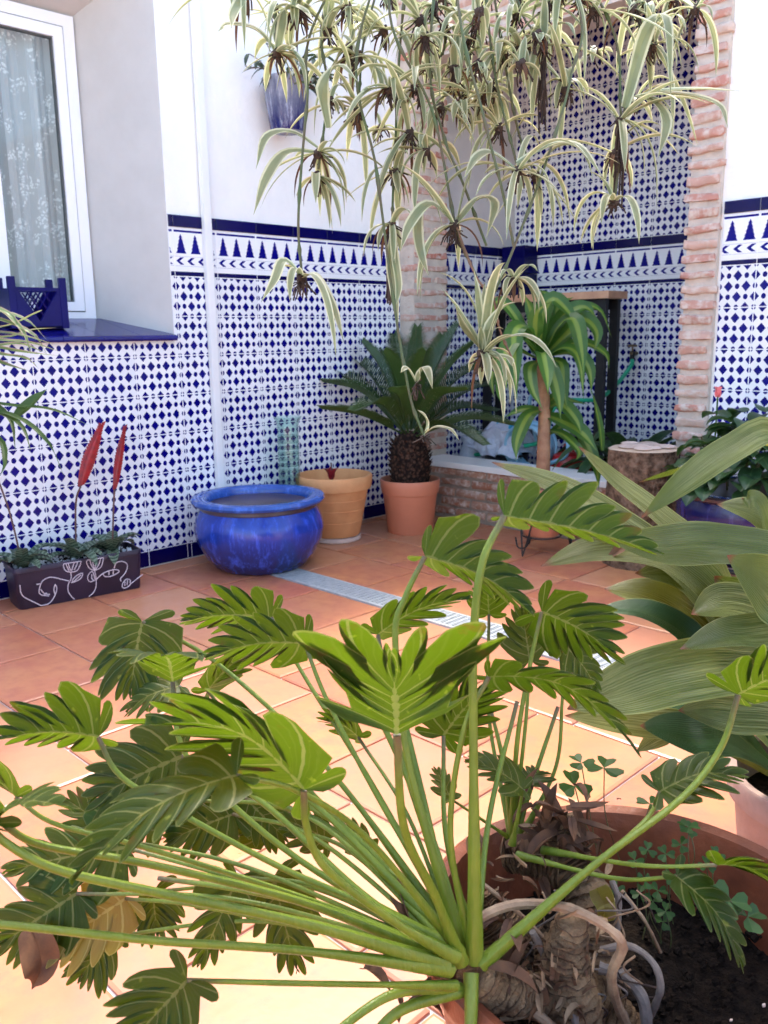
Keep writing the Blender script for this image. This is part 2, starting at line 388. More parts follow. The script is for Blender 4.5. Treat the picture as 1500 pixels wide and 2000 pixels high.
def m_bluepot(name, top_, bot, z0, z1):
    g = N(name); co = g.coord(); sp = g.n('ShaderNodeSeparateXYZ'); g.t.links.new(co, sp.inputs[0])
    dr = g.noise(g.scale(co, (24, 24, 3.5)), 1, 6, .75)
    f = g.ramp(g.math('ADD', sp.outputs[2], g.math('MULTIPLY', g.math('SUBTRACT', dr, .5), .45)), z0, z1)
    c = g.mix(f, bot, top_)
    c = g.mix(g.math('MULTIPLY', g.ramp(dr, .52, .72), .75), c, tuple(min(1, x*2.2+.05) for x in top_))
    c = g.mix(g.math('MULTIPLY', g.ramp(g.noise(co, 60, 4), .55, .75), .25), c, (.02,.02,.10))
    g.bump(g.noise(co, 25, 3), .08, .006)
    return g.fin(c, .14, .5)
M['bluepot'] = m_bluepot('blue_glaze', (.012,.055,.42), (.022,.028,.13), .02, .34)
M['bluerim'] = m_bluepot('blue_rim_glaze', (.025,.085,.34), (.012,.04,.22), .1, .4)
M['darkblue'] = m_bluepot('dark_blue_glaze', (.010,.012,.10), (.012,.012,.07), .1, .5)
M['potrim'] = simple('brown_rim', (.05,.03,.03), (.09,.05,.05), .3, 14)
M['mottled'] = m_bluepot('mottled_wall_pot', (.26,.28,.36), (.006,.008,.10), .02, .24)
def m_lace():
    g = N('lace_curtain'); co = g.coord()
    wob = g.n('ShaderNodeVectorMath', operation='ADD'); g.t.links.new(co, wob.inputs[0])
    nz = g.n('ShaderNodeTexNoise'); nz.inputs['Scale'].default_value = 16; g.t.links.new(co, nz.inputs['Vector'])
    sc3 = g.n('ShaderNodeVectorMath', operation='SCALE'); g.t.links.new(nz.outputs['Color'], sc3.inputs[0]); sc3.inputs['Scale'].default_value = .05; g.t.links.new(sc3.outputs[0], wob.inputs[1])
    def vor(sc_):
        v = g.n('ShaderNodeTexVoronoi'); v.inputs['Scale'].default_value = sc_; g.t.links.new(wob.outputs[0], v.inputs['Vector']); return v.outputs['Distance']
    fl = g.math('MULTIPLY', g.ramp(vor(62), .50, .36), g.ramp(vor(11), .50, .40))
    net = g.ramp(g.noise(co, 300, 1), .4, .6)
    c = g.mix(g.math('MULTIPLY', net, .25), (.52,.535,.535), (.62,.64,.64))
    c = g.mix(g.math('MULTIPLY', fl, .85), c, (.88,.90,.89))
    return g.fin(c, .9, .1)
M['lace'] = m_lace()
def m_glass(name, tint, rough=.0, refl=1.45):
    g = N(name); lw_ = g.n('ShaderNodeLayerWeight'); lw_.inputs[0].default_value = .5
    fac = g.math('ADD', g.math('MULTIPLY', g.math('POWER', lw_.outputs['Facing'], 3), refl-1), .03)
    tr = g.n('ShaderNodeBsdfTransparent'); tr.inputs[0].default_value = c4(tint); gl = g.n('ShaderNodeBsdfGlossy'); gl.inputs['Roughness'].default_value = rough
    mx = g.n('ShaderNodeMixShader'); g.t.links.new(fac, mx.inputs[0]); g.t.links.new(tr.outputs[0], mx.inputs[1]); g.t.links.new(gl.outputs[0], mx.inputs[2])
    g.t.links.new(mx.outputs[0], g.out.inputs[0]); return g.m
M['glass'] = m_glass('window_glass', (.93,.95,.94)); M['vase'] = m_glass('greenish_glass', (.86,.94,.92), .05, 1.5)
def m_rhizome():
    g = N('ringed_rhizome'); u, v = g.uv(); co = g.coord()
    n1 = g.noise(co, 30, 5)
    c = g.mix(g.ramp(n1, .35, .65), (.30,.19,.10), (.11,.06,.032))
    ring = g.math('FRACT', g.math('ADD', g.math('MULTIPLY', v, 14), g.math('MULTIPLY', n1, .8)))
    c = g.mix(g.ramp(ring, .25, .0), c, (.05,.025,.015))
    g.bump(g.math('ADD', ring, g.math('MULTIPLY', g.noise(co, 90, 5), 1.4)), .9, .012)
    return g.fin(c, .8, .2)
M['rhizome'] = m_rhizome()
def m_sagotrunk():
    g = N('sago_trunk'); co = g.coord(); vo = g.n('ShaderNodeTexVoronoi'); vo.inputs['Scale'].default_value = 45; g.t.links.new(co, vo.inputs['Vector'])
    c = g.mix(g.ramp(vo.outputs['Distance'], .2, .6), (.10,.05,.03), (.015,.008,.006)); return g.fin(c, .9, .2)
M['sagotrunk'] = m_sagotrunk()
M['cane'] = simple('corn_plant_cane', (.40,.22,.12), (.26,.13,.07), .8, 18, .6, 40, bd=.01)

# ------------------------------------------------------------------ setting: floor
W = .2595; H = .20; SK = .0828; ZL = SK+7*H; ZB = ZL+.0255; ZC = ZB+.2146; ZT = ZC+.0613
ground = tag(MB().box((-.6,-60,-.3), (60,4,-.009)).build('ground', M['grout'], None, False), 'pale grout bed under the courtyard floor tiles', None, None, 'structure')
floor = bpy.data.objects.new('floor', None); col.objects.link(floor); tag(floor, 'terracotta tiled courtyard floor', None, None, 'structure')
FX, FY = .413, .378
def floor_tile(w_, d_):
    g = .0042; e = .007; mb = MB(); a, b = g, w_-g; c, d = g, d_-g
    mb.add([(a,c,-.010),(b,c,-.010),(b,d,-.010),(a,d,-.010),(a,c,-.003),(b,c,-.003),(b,d,-.003),(a,d,-.003),(a+e,c+e,0),(b-e,c+e,0),(b-e,d-e,0),(a+e,d-e,0)],
           [(8,9,10,11),(4,5,9,8),(5,6,10,9),(6,7,11,10),(7,4,8,11),(0,1,5,4),(1,2,6,5),(2,3,7,6),(3,0,4,7)])
    return mb.mesh('floor_tile', M['floor'], False)
ft = {}
offs = {0:.62, 1:.81, 2:.60, 3:.44, 4:.70}
def put_floor(x0, x1, y0, y1):
    k = (round(x1-x0, 3), round(y1-y0, 3))
    if k not in ft: ft[k] = floor_tile(*k)
    inst('floor_tile', ft[k], floor, (x0, y0, 0), None)
ys = [-1.37-FY*i for i in range(7, 0, -1)] + [-1.37, -.985, -.60, -.185]
rows = [(ys[i], ys[i+1]) for i in range(len(ys)-1)] + [(-.02, .36), (.36, .74), (.74, 1.12), (1.12, 1.45)]
for i, (a, b) in enumerate(rows):
    o = {round(-1.37,2): .62, round(-1.37-FY,2): .40, round(-1.37-2*FY,2): .60}.get(round(a,2), .1+.17*(i % 3)+.05*(i % 2))
    x = o - math.ceil(o/FX)*FX
    while x < 5.4:
        x0, x1 = max(x, .0), min(x+FX, 5.4)
        if x1-x0 > .03: put_floor(x0, x1, a, b)
        x += FX
# drain grate
dg = thing('drain_grate', 'long pale metal drain grate set across the terracotta floor', 'drain', (.5,-.1,0))
MB().box((.5,-.18,-.012), (5.2,-.025,-.0085)).build('channel', M['gratedark'], dg, False)
fr = MB()
for y in (-.182, -.036): fr.box((.5,y,-.008), (5.2,y+.013,.003))
fr.build('frame', M['grate'], dg, False)
me_seg = MB()
for j in range(9): me_seg.box((0, -.165+j*.0148, -.006), (.4125, -.165+j*.0148+.0075, .001))
for j in range(14): me_seg.box((.0+j*.0295, -.168, -.006), (.0+j*.0295+.011, -.037, .0022))
sm = me_seg.mesh('grate_segment', M['grate'], False)
for j in range(11): inst('grate_segment', sm, dg, (.51+j*.414, 0, 0))

# ------------------------------------------------------------------ tile walls
cache = {}
def wall_tile(kind, ua, ub, va, vb, wid, hei, th=.008):
    """tile in local frame: a = along wall, z up, n = out of wall (built on x=0, facing +x, along +y)"""
    key = (kind, round(ua,3), round(ub,3), round(va,3), round(vb,3), round(wid,4), round(hei,4))
    if key in cache: return cache[key]
    g = .0019; e = .0022; a, b, c, d = g, wid-g, g, hei-g
    mb = MB()
    P3 = [(-.003,a,c),(-.003,b,c),(-.003,b,d),(-.003,a,d),(th-.0018,a,c),(th-.0018,b,c),(th-.0018,b,d),(th-.0018,a,d),(th,a+e,c+e),(th,b-e,c+e),(th,b-e,d-e),(th,a+e,d-e)]
    def q(y, z): return (lerp(ua, ub, y/wid), lerp(va, vb, z/hei))
    mb.add(P3, [(8,9,10,11),(4,5,9,8),(5,6,10,9),(6,7,11,10),(7,4,8,11),(0,1,5,4),(1,2,6,5),(2,3,7,6),(3,0,4,7)], [q(p[1], p[2]) for p in P3])
    cache[key] = mb.mesh(kind, M[{'dado_tile':'dado','border_tile':'border'}.get(kind, 'blue_tile')], False); return cache[key]
def tile_run(wall, put, s0, s1, org, rows_, zmax=None, z0=0.):
    """columns on the lattice org + k*W between s0 and s1; rows_ = list of (kind, zbottom, ztop)"""
    k = math.floor((s0-org)/W + 1e-6)
    while org+k*W < s1-1e-4:
        a, b = max(s0, org+k*W), min(s1, org+(k+1)*W); fa, fb = (a-org)/W-k, (b-org)/W-k
        if b-a > .006:
            for kind, za, zb in rows_:
                zz = min(zb, zmax) if zmax else zb
                if zz-za < .01: continue
                fv = (zz-za)/(zb-za)
                if kind == 'dado_tile': me = wall_tile(kind, fa*6, fb*6, 0, 4*fv, b-a, zz-za)
                elif kind == 'border_tile': me = wall_tile(kind, fa, fb, 0, 1, b-a, zz-za)
                else: me = wall_tile(kind, 0, 1, 0, 1, b-a, zz-za, .014 if kind == 'cap_tile' else .009)
                put(kind, me, a, b, za)
        k += 1
DADO = [('skirting_tile', 0, SK)] + [('dado_tile', SK+j*H, SK+(j+1)*H) for j in range(7)]
TOP = [('liner_tile', ZL, ZB), ('border_tile', ZB, ZC), ('cap_tile', ZC, ZT)]
HW = 3.3
# left wall with the window opening
lw = thing('courtyard_wall', 'white courtyard wall with blue diamond tiles, window and drain duct', 'wall', (0,0,0))
y0, y1, z0_, z1_ = -2.2, -.285, 1.165, 2.95      # outer opening
WX = -.42
rv = onx(185,622,WX); ry1 = rv.y; rz0 = rv.z; rz1 = onx(129,34,WX).z; ry0 = -2.05
mb = MB(); X = -.008
mb.add([(X,-5.6,-.2),(X,y0,-.2),(X,y1,-.2),(X,1.40,-.2),(X,-5.6,z0_),(X,y0,z0_),(X,y1,z0_),(X,1.40,z0_),(X,-5.6,z1_),(X,y0,z1_),(X,y1,z1_),(X,1.40,z1_),(X,-5.6,HW),(X,y0,HW),(X,y1,HW),(X,1.40,HW)],
       [(0,1,5,4),(1,2,6,5),(2,3,7,6),(4,5,9,8),(6,7,11,10),(8,9,13,12),(9,10,14,13),(10,11,15,14)])
mb.add([(X,-5.6,HW),(X,1.40,HW),(-.6,1.40,HW),(-.6,-5.6,HW),(X,1.40,-.2),(-.6,1.40,-.2)], [(0,1,2,3),(1,4,5,2)])
mb.build('plaster', M['plaster'], lw, False)
mb = MB()
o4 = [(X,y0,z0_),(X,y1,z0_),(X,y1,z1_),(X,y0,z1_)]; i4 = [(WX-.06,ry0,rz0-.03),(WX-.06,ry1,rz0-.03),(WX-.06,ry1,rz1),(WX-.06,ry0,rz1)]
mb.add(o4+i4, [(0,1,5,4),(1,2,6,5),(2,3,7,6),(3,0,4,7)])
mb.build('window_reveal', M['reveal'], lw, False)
tj = random.Random(3)
def tr_(z=0): return (tj.uniform(-.0012,.0012), tj.uniform(-.002,.002), z+tj.uniform(-.002,.002))
def putL(kind, me, a, b, z): inst(kind, me, lw, (-.008, a, z), tr_())
tile_run(lw, putL, -.285, 1.398, 0, DADO+TOP)
tile_run(lw, putL, -4.4, -.285, 0, DADO, 1.165)
gm = MB(); gm.box((-.007,-.285,0), (-.0012,1.398,ZT-.004)); gm.box((-.007,-4.4,0), (-.0012,-.2855,1.163)); gm.build('tile_grout', M['tilegrout'], lw, False)
# sloping glazed sill
sill = bpy.data.objects.new('window_sill', None); col.objects.link(sill); sill.parent = lw
k = y1
zf = 1.187
while k > -2.15:
    a, b = max(k-.203, -2.2), k
    mb = MB(); sl_ = (rz0-zf)/(-WX)
    t = .016; pr_ = [(.026, zf-.026), (.030, zf-.016), (.027, zf-.004), (.018, zf+.001), (WX+.005, rz0), (WX+.005, rz0-.03), (0, zf-.026)]
    pts = [(x, a+.001, z) for x, z in pr_]+[(x, b-.001, z) for x, z in pr_]; n = len(pr_)
    mb.add(pts, [tuple(range(n)), tuple(range(2*n-1, n-1, -1))]+[(i, n+i, n+(i+1) % n, (i+1) % n) for i in range(n)])
    o = mb.build('sill_tile', M['blue_sill'], lw, False); o.parent = sill
    k -= .203
# electrical duct
dt = MB().bbox((0,-.088,.36), (.032,-.042,HW-.02), .004)
tag(dt.build('cable_duct', M['duct'], None, False), 'slim white vertical cable duct running down the tiled wall', 'duct')
# window
wn = thing('window', 'white framed window with lace curtain above the blue sill', 'window', (WX, -.9, 1.2))
gy = onx(146,590,WX).y; gz0 = onx(146,590,WX).z; gz1 = onx(106,72,WX).z; sy = onx(167,608,WX).y; sz0 = onx(167,609,WX).z; sz1 = onx(126,53,WX).z
my1 = onx(20,540,WX).y
def frame(x0, x1, ya, yb, za, zb, iya, iyb, iza, izb):
    m = MB(); m.box((x0,ya,za), (x1,iya,zb)); m.box((x0,iyb,za), (x1,yb,zb)); m.box((x0,iya,za), (x1,iyb,iza)); m.box((x0,iya,izb), (x1,iyb,zb)); return m
frame(WX-.05, WX, ry0, ry1+.01, rz0-.03, rz1+.01, ry0+.05, sy+.002, sz0-.002, sz1+.002).build('outer_frame', M['pvc'], wn, False)
frame(WX-.045, WX-.004, ry0+.05, sy+.002, sz0-.002, sz1+.002, ry0+.055, sy-.004, sz0+.004, sz1-.004).build('seal', M['gasket'], wn, False)
for (ya, yb) in ((my1-.07, sy-.004), (ry0+.055, my1-.074)):
    ia, ib = (my1, gy) if yb > -1 else (ya+.07, yb-.07)
    s = frame(WX-.04, WX+.006, ya, yb, sz0+.004, sz1-.004, ia, ib, gz0, gz1).build('sash', M['pvc'], wn, False)
    frame(WX-.03, WX-.006, ia, ib, gz0, gz1, ia+.007, ib-.007, gz0+.007, gz1-.007).build('glazing_bead', M['gasket'], s, False)
    MB().box((WX-.022, ia+.005, gz0+.005), (WX-.016, ib-.005, gz1-.005)).build('pane', M['glass'], s, False)
rowsC = []; 
for i in range(2):
    rowsC.append([(WX-.10+.022*math.sin(j*.55)+.01*math.sin(j*1.7+1), ry0-.1+(ry1-ry0+.2)*j/140, [rz0-.05, rz1+.05][i]) for j in range(141)])
tag(MB().grid(rowsC).build('lace_curtain', M['lace']), 'white floral lace curtain hanging behind the window pane', 'curtain')
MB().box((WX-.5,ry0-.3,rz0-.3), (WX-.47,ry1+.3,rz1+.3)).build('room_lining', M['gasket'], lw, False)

# back / right side
def putB(wall):
    def f(kind, me, a, b, z, y=None):
        inst(kind, me, wall, (b, wall['yy'], z), (0, 0, PI/2))
    return f
rw = thing('tiled_wall', 'white plaster wall right of the brick jamb with blue diamond dado', 'wall', (2.04,1.53,0)); rw['yy'] = 1.538
MB().add([(2.035,1.538,-.2),(5.4,1.538,-.2),(5.4,1.538,HW),(2.035,1.538,HW),(2.035,1.9,HW),(5.4,1.9,HW),(2.035,1.9,-.2)], [(0,1,2,3),(3,2,5,4),(0,3,4,6)]).build('plaster', M['plaster'], rw, False)
# tiles face -y: local +x -> -y, local +y -> +x   => rotation -90 deg
def putR(kind, me, a, b, z): inst(kind, me, rw, (a, 1.538, z), tr_(-PI/2))
MB().box((2.05,1.5312,0), (4.4,1.537,ZT-.004)).build('tile_grout', M['tilegrout'], rw, False)
tile_run(rw, putR, 2.05, 4.4, 2.2244, DADO+TOP)
# niche
nw = thing('niche_wall', 'patterned blue and white tiled back wall inside the shaded niche', 'wall', (0,2.7,0))
YB = 2.70; SX = -.06; NC = 3.15
MB().add([(SX-.05,YB+.008,-.2),(2.4,YB+.008,-.2),(2.4,YB+.008,NC+.2),(SX-.05,YB+.008,NC+.2)], [(0,1,2,3)]).build('plaster', M['tilegrout'], nw, False)
def putN(kind, me, a, b, z): inst(kind, me, nw, (a, YB+.008, z), tr_(-PI/2))
UP = [('dado_tile', ZT+j*H, ZT+(j+1)*H) for j in range(7)]
MB().box((SX,YB+.0012,0), (2.35,YB+.007,NC)).build('tile_grout', M['tilegrout'], nw, False)
tile_run(nw, putN, SX, 2.35, .27, DADO+TOP+UP, NC)
ns = thing('niche_side_wall', 'plain plaster niche side wall with blue tree border tiles', 'wall', (SX,2.2,0))
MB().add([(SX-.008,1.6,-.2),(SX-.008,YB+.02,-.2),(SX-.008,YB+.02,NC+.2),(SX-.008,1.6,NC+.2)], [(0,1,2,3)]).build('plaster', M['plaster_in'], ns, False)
def putS(kind, me, a, b, z): inst(kind, me, ns, (SX-.008, a, z), tr_())
tile_run(ns, putS, 1.73, YB-.012, 1.72, DADO+TOP)
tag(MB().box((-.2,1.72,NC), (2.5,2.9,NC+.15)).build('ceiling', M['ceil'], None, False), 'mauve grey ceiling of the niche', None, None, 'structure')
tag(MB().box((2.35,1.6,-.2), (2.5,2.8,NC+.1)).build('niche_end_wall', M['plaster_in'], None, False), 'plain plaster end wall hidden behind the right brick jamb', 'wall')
# blue corner pilaster
pz = thing('corner_pilaster', 'cobalt blue glazed corner pilaster beside the niche border tiles', 'pilaster', (.1,2.6,1.4))
for j in range(2): MB().bbox((SX+.02,2.52,1.40+j*.195), (.16,2.685,1.40+j*.195+.192), .004).build('glazed_block', M['blue_tile'], pz, False)

# bricks
def brick_mesh(l, d, h, seed):
    rnd = random.Random(seed); bm = bmesh.new(); bmesh.ops.create_cube(bm, size=1)
    for v in bm.verts: v.co = V((v.co.x*l, v.co.y*d, v.co.z*h))
    bmesh.ops.bevel(bm, geom=bm.edges[:], offset=.007, segments=1, affect='EDGES')
    bmesh.ops.subdivide_edges(bm, edges=[e for e in bm.edges if e.calc_length() > .06], cuts=2)
    for v in bm.verts: v.co += V([rnd.uniform(-1, 1)*.0050 for _ in range(3)])
    bmesh.ops.triangulate(bm, faces=[f for f in bm.faces if len(f.verts) > 4])
    me = bpy.data.meshes.new('brick'); bm.to_mesh(me); bm.free()
    for p in me.polygons: p.use_smooth = True
    me.set_sharp_from_angle(angle=math.radians(50)); return me
def with_mat(me, m): me.materials.append(m); return me
def bricks(parent, name, meshes, cells):
    for c, rz in cells: inst(name, random.choice(meshes), parent, c, (random.uniform(-.02,.02), random.uniform(-.02,.02), rz+random.uniform(-.015,.015)))
j1 = thing('brick_jamb', 'rustic brick jamb at the corner behind the sago palm', 'pillar', (.06,1.55,0))
MB().box((.003,1.4012,-.2), (.118,1.718,HW)).box((-.5,1.4015,-.2), (.002,1.70,HW)).build('mortar', M['mortar'], j1, False)
A = [with_mat(brick_mesh(.115, .26, .040, s), M['brick']) for s in range(4)]
Bm = [with_mat(brick_mesh(.125, .12, .040, s+10), M['brick']) for s in range(4)]
z = .04; r_ = 0
while z < HW:
    if r_ % 2: inst('brick', A[r_ % 4], j1, (.065,1.535,z)); inst('brick', Bm[r_ % 4], j1, (.064,1.70-.035,z), (0,0,random.uniform(-.03,.03)))
    else: inst('brick', Bm[r_ % 4], j1, (.063,1.455,z), (0,0,random.uniform(-.03,.03))); inst('brick', A[(r_+1) % 4], j1, (.066,1.60,z))
    z += .0775; r_ += 1
j2 = thing('brick_jamb', 'narrow rustic brick jamb between the niche and the right wall', 'pillar', (1.95,1.55,0))
MB().box((1.878,1.512,-.2), (2.036,1.72,HW)).build('mortar', M['mortar'], j2, False)
Cm = [with_mat(brick_mesh(.165, .12, .042, s+20), M['brick']) for s in range(6)]
z = .05
while z < HW:
    inst('brick', random.choice(Cm), j2, (1.948+random.uniform(-.010,.008), 1.558+random.uniform(-.004,.004), z+random.uniform(-.004,.004)), (0, random.uniform(-.035,.035), random.uniform(-.04,.04)), (random.uniform(.95,1.08), 1, random.uniform(.8,1.15)))
    z += .0735
lt = thing('brick_lintel', 'pinkish brick lintel spanning the niche opening above the hanging plant', 'lintel', (1,1.6,2.8))
MB().box((.0,1.452,2.79), (2.04,1.72,HW)).build('mortar', M['mortar'], lt, False)
Dm = [with_mat(brick_mesh(.25, .10, .042, s+30), M['brick']) for s in range(4)]
for i in range(7):
    for k in range(8):
        x = .13+k*.27+(i % 2)*.12
        if x < 1.95: inst('brick', random.choice(Dm), lt, (x, 1.492, 2.83+i*.068))
lwb = thing('low_brick_wall', 'low brick planter wall with a pale plaster ledge', 'wall', (1,1.5,0))
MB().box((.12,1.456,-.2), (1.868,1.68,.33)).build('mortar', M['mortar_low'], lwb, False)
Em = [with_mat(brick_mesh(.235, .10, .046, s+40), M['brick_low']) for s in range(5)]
for i in range(5):
    for k in range(8):
        x = .05+k*.25+(i % 2)*.125
        if .2 < x < 1.80: inst('brick', random.choice(Em), lwb, (x, 1.497, .045+i*.0645), (0, 0, random.uniform(-.012,.012)))
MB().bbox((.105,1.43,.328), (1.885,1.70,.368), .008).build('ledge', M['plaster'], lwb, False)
# two unseen patio walls added for bounce and reflections, kept low for sky light
tag(MB().box((5.4,-5.6,-.2), (5.6,1.9,1.1)).build('patio_wall', M['plaster'], None, False), 'plain white patio wall to the right, outside the picture', 'wall')
tag(MB().box((-.6,-5.8,-.2), (5.6,-5.6,1.1)).build('patio_wall', M['plaster'], None, False), 'plain white patio wall behind the viewer, outside the picture', 'wall')

# ------------------------------------------------------------------ plant helpers
def camv(a, b, c): return (CR*a + CU*b - CF*c).normalized()
def lance(t, base=.25, tp=.6): return max(.02, (base+(1-base)*math.sin(PI*min(1, t*1.05+.02)**.85)**.8)*(1 if t < tp else max(0, 1-((t-tp)/(1-tp))**2.2)))
def strap(mb, pts, wid, nh, fold=.18, n=16, base=.25, wave=0, mi=0, tp=.6):
    cl = crom(pts, n); rows = []; uvs = []; ph = random.uniform(0, 6)
    for i, p in enumerate(cl):
        t = i/n; tg = (cl[min(i+1, n)]-cl[max(i-1, 0)]).normalized()
        nn = nh[0].lerp(nh[1], t) if isinstance(nh, (list, tuple)) else nh
        sd = tg.cross(nn)
        sd = sd.normalized() if sd.length > 1e-4 else tg.orthogonal().normalized()
        up = sd.cross(tg).normalized(); hw = wid*.5*(lance(t, base, tp) if tp == .6 else max(.02, min(1, base+(1-base)*min(1, t/.45)**1.3)*(1 if t < tp else max(0, 1-((t-tp)/(1-tp))**1.9)))); row = []; uv = []
        for q in (-1, -.55, 0, .55, 1):
            row.append(p + sd*hw*q + up*(abs(q)*hw*fold*2 + wave*hw*math.sin(ph+t*9+q*1.5)*abs(q))); uv.append((q*.5+.5, t))
        rows.append(row); uvs.append(uv)
    return mb.grid(rows, uvs, mi)
def gleaf(mb, b, d, L, wid, g, n=9, fold=.2, base=.3, mi=0, twist=0):
    d = V(d).normalized(); p = V(b); pts = [p.copy()]; st = L/n
    for i in range(n):
        d = (d + V((0,0,-g*st/L*(1+.8*i/n)))).normalized(); p = p + d*st; pts.append(p.copy())
    h = V((pts[-1].x-pts[0].x, pts[-1].y-pts[0].y, 0)); h = h.normalized() if h.length > 1e-4 else V((1,0,0))
    d0 = V(pts[1]-pts[0]).normalized(); side = h.cross(V((0,0,1)))
    n0 = side.cross(d0); n1 = side.cross((pts[-1]-pts[-2]).normalized())
    if n0.dot(V((0,0,1))) < 0: n0 = -n0; n1 = -n1
    rows = []; uvs = []
    for i, p in enumerate(pts):
        t = i/n; tg = (pts[min(i+1, n)]-pts[max(i-1, 0)]).normalized()
        sd = side + V((0,0,1))*twist*t; sd = (sd - tg*sd.dot(tg)).normalized(); up = sd.cross(tg).normalized(); hw = wid*.5*lance(t, base)
        rows.append([p+sd*hw*q+up*abs(q)*hw*fold*2 for q in (-1, -.5, 0, .5, 1)]); uvs.append([(q*.5+.5, t) for q in (-1, -.5, 0, .5, 1)])
    return mb.grid(rows, uvs, mi)
def rdir(az, el): return V((math.cos(az)*math.cos(el), math.sin(az)*math.cos(el), math.sin(el)))

def xleaf(B, T, nrm, hw, nl=7, fold=.25, arch=.08, droop=.15, deep=.5, rnd=random, wide=False):
    """deeply lobed philodendron blade: rays run from the midrib to a scalloped margin"""
    ax = T-B; L = ax.length; a = ax/L; n = (nrm-a*nrm.dot(a)).normalized(); s = n.cross(a); mb = MB()
    K = nl*8; Q = (0, .12, .3, .5, .7, .86, .96, 1)
    def mid(t): return B + a*L*t + n*L*(arch*4*t*(1-t) - droop*max(0, t-.35)**2*1.6)
    j1_ = rnd.uniform(.8, 1.1); j2_ = rnd.uniform(0, 6)
    for sg in (-1, 1):
        rows = []; uvs = []
        jl = [rnd.uniform(.82, 1.12) for _ in range(nl+2)]; jt = [rnd.uniform(-.10, .10) for _ in range(nl+2)]
        for k in range(K+1):
            tau = k/K; tm = max(0, (tau-.14)/.86)
            th = (lerp(2.35, 1.15, tau/.22) if tau < .22 else lerp(1.15, .72, (tau-.22)/.5) if tau < .72 else lerp(.72, .10, (tau-.72)/.28))
            env = (lerp(.36, .92, tau/.2) if tau < .2 else lerp(.95, 1.0, (tau-.2)/.2) if tau < .4 else lerp(1.0, .62, (tau-.4)/.4) if tau < .8 else lerp(.62, .10, (tau-.8)/.2))
            if wide:
                tm = tau*.97; th = lerp(1.15, .98, tau/.6) if tau < .6 else lerp(.98, .15, (tau-.6)/.4)
                env = lerp(.62, 1.0, tau/.45) if tau < .45 else lerp(1.0, .85, (tau-.45)/.3) if tau < .75 else lerp(.85, .08, (tau-.75)/.25)
            ph = tau*nl; x = ph % 1; li = int(ph)
            lobe = max(0, math.sin(PI*x))**.58
            dn = deep*(.55+.45*min(1, tau/.25))*(1 if tau < .9 else lerp(1, .1, (tau-.9)/.1))
            ln = hw*env*jl[li]*(1-dn*(1-lobe)); th += jt[li]*lobe
            row = []; uv = []
            m0 = mid(tm)
            for q in Q:
                thq = th - .30*q*q*(1 if tau > .15 else 0)
                lat = math.sin(thq)*ln*q; lon = math.cos(thq)*ln*q
                h = fold*lat - .55*(ln*q)**2/hw*.35 + .05*hw*q*math.sin(PI*x)*(1) + .035*hw*q*math.sin(j2_+tau*17+sg)
                tt = tm+lon/L
                row.append(m0 + a*lon + s*sg*lat + n*(h - droop*L*(max(0, tt-.35)**2-max(0, tm-.35)**2)*1.6)); uv.append((q, ph))
            rows.append(row); uvs.append(uv)
        mb.grid(rows, uvs)
    return mb

# ------------------------------------------------------------------ split-leaf philodendron in the big bowl
BC = V((3.47,-1.77,0)); BR = .29
bw = thing('terracotta_bowl', 'large old terracotta bowl holding the split-leaf plant in front', 'pot', BC)
MB().lathe([(.0,.0),(.20,.0),(.215,.02),(.262,.24),(.272,.33),(.288,.345),(.296,.37),(.294,.395),(.284,.402),(.270,.396),(.262,.37),(.258,.32),(.245,.24)], BC, 64, 0, .012).build('body', M['terra_old'], bw)
g = MB(); rows = []
for i in range(9):
    rows.append([BC+V((math.cos(2*PI*k/40)*.262*i/8, math.sin(2*PI*k/40)*.262*i/8, .265+.02*noise.noise(V((math.cos(2*PI*k/40)*i*.6, math.sin(2*PI*k/40)*i*.6, 0))))) for k in range(41)])
g.grid(rows); g.build('soil', M['soil'], bw)
crumbs = MB()
for i in range(500):
    r_ = .25*math.sqrt(random.random()); an = random.uniform(0, 2*PI); sz = random.uniform(.0015, .0055)
    c = BC+V((r_*math.cos(an), r_*math.sin(an), .272+random.uniform(0, .012)))
    crumbs.obox(c, rdir(an, .4), rdir(an+1.6, .2), rdir(an*3, 1.2), (sz, sz*.7, sz*.6), 1 if sz < .0022 and random.random() < .35 else 0)
tag(crumbs.build('soil_crumbs', [M['soil'], M['stone']], bw, False), None, None, None, 'stuff')

CRN = P(918,1890,1.035)
xp = thing('split_leaf_plant', 'big split-leaf philodendron with long green stalks filling the foreground', 'plant', V((CRN.x, CRN.y, .28)))
def rhiz(pts, r0, r1, name='rhizome'):
    pts = [P(*q) for q in pts]; cl = crom(pts, 84); N_ = len(cl)
    rad = []
    for i in range(N_):
        t = i/(N_-1); saw = (t*16) % 1
        rad.append(lerp(r0, r1, t)*(.90+.16*saw)*(1+.06*noise.noise(V((t*9, r0*100, 0)))))
    m = MB().tube(cl, rad, 18)
    for i, v in enumerate(m.v): m.v[i] = v + V((noise.noise(v*90), noise.noise(v*90+V((9,0,0))), noise.noise(v*90+V((0,9,0)))))*.0045
    return m.build(name, M['rhizome'], xp)
rhiz([(925,1900,1.04),(1000,1935,1.07),(1105,1955,1.12)], .030, .026)
rhiz([(1118,1795,1.06),(1105,1880,1.08),(1125,2010,1.12)], .019, .040)
rhiz([(1085,1600,1.26),(1110,1680,1.25),(1150,1760,1.22),(1160,1900,1.2)], .032, .036)
rhiz([(1090,1930,1.13),(1170,1965,1.14),(1260,2060,1.12)], .036, .03)
rhiz([(990,1660,1.30),(1040,1665,1.28),(1110,1690,1.25)], .030, .036)
rhiz([(1000,1860,1.14),(960,1800,1.15),(935,1760,1.16)], .04, .03)
rhiz([(1085,1830,1.16),(1070,1890,1.15),(1085,1960,1.15)], .018, .022)
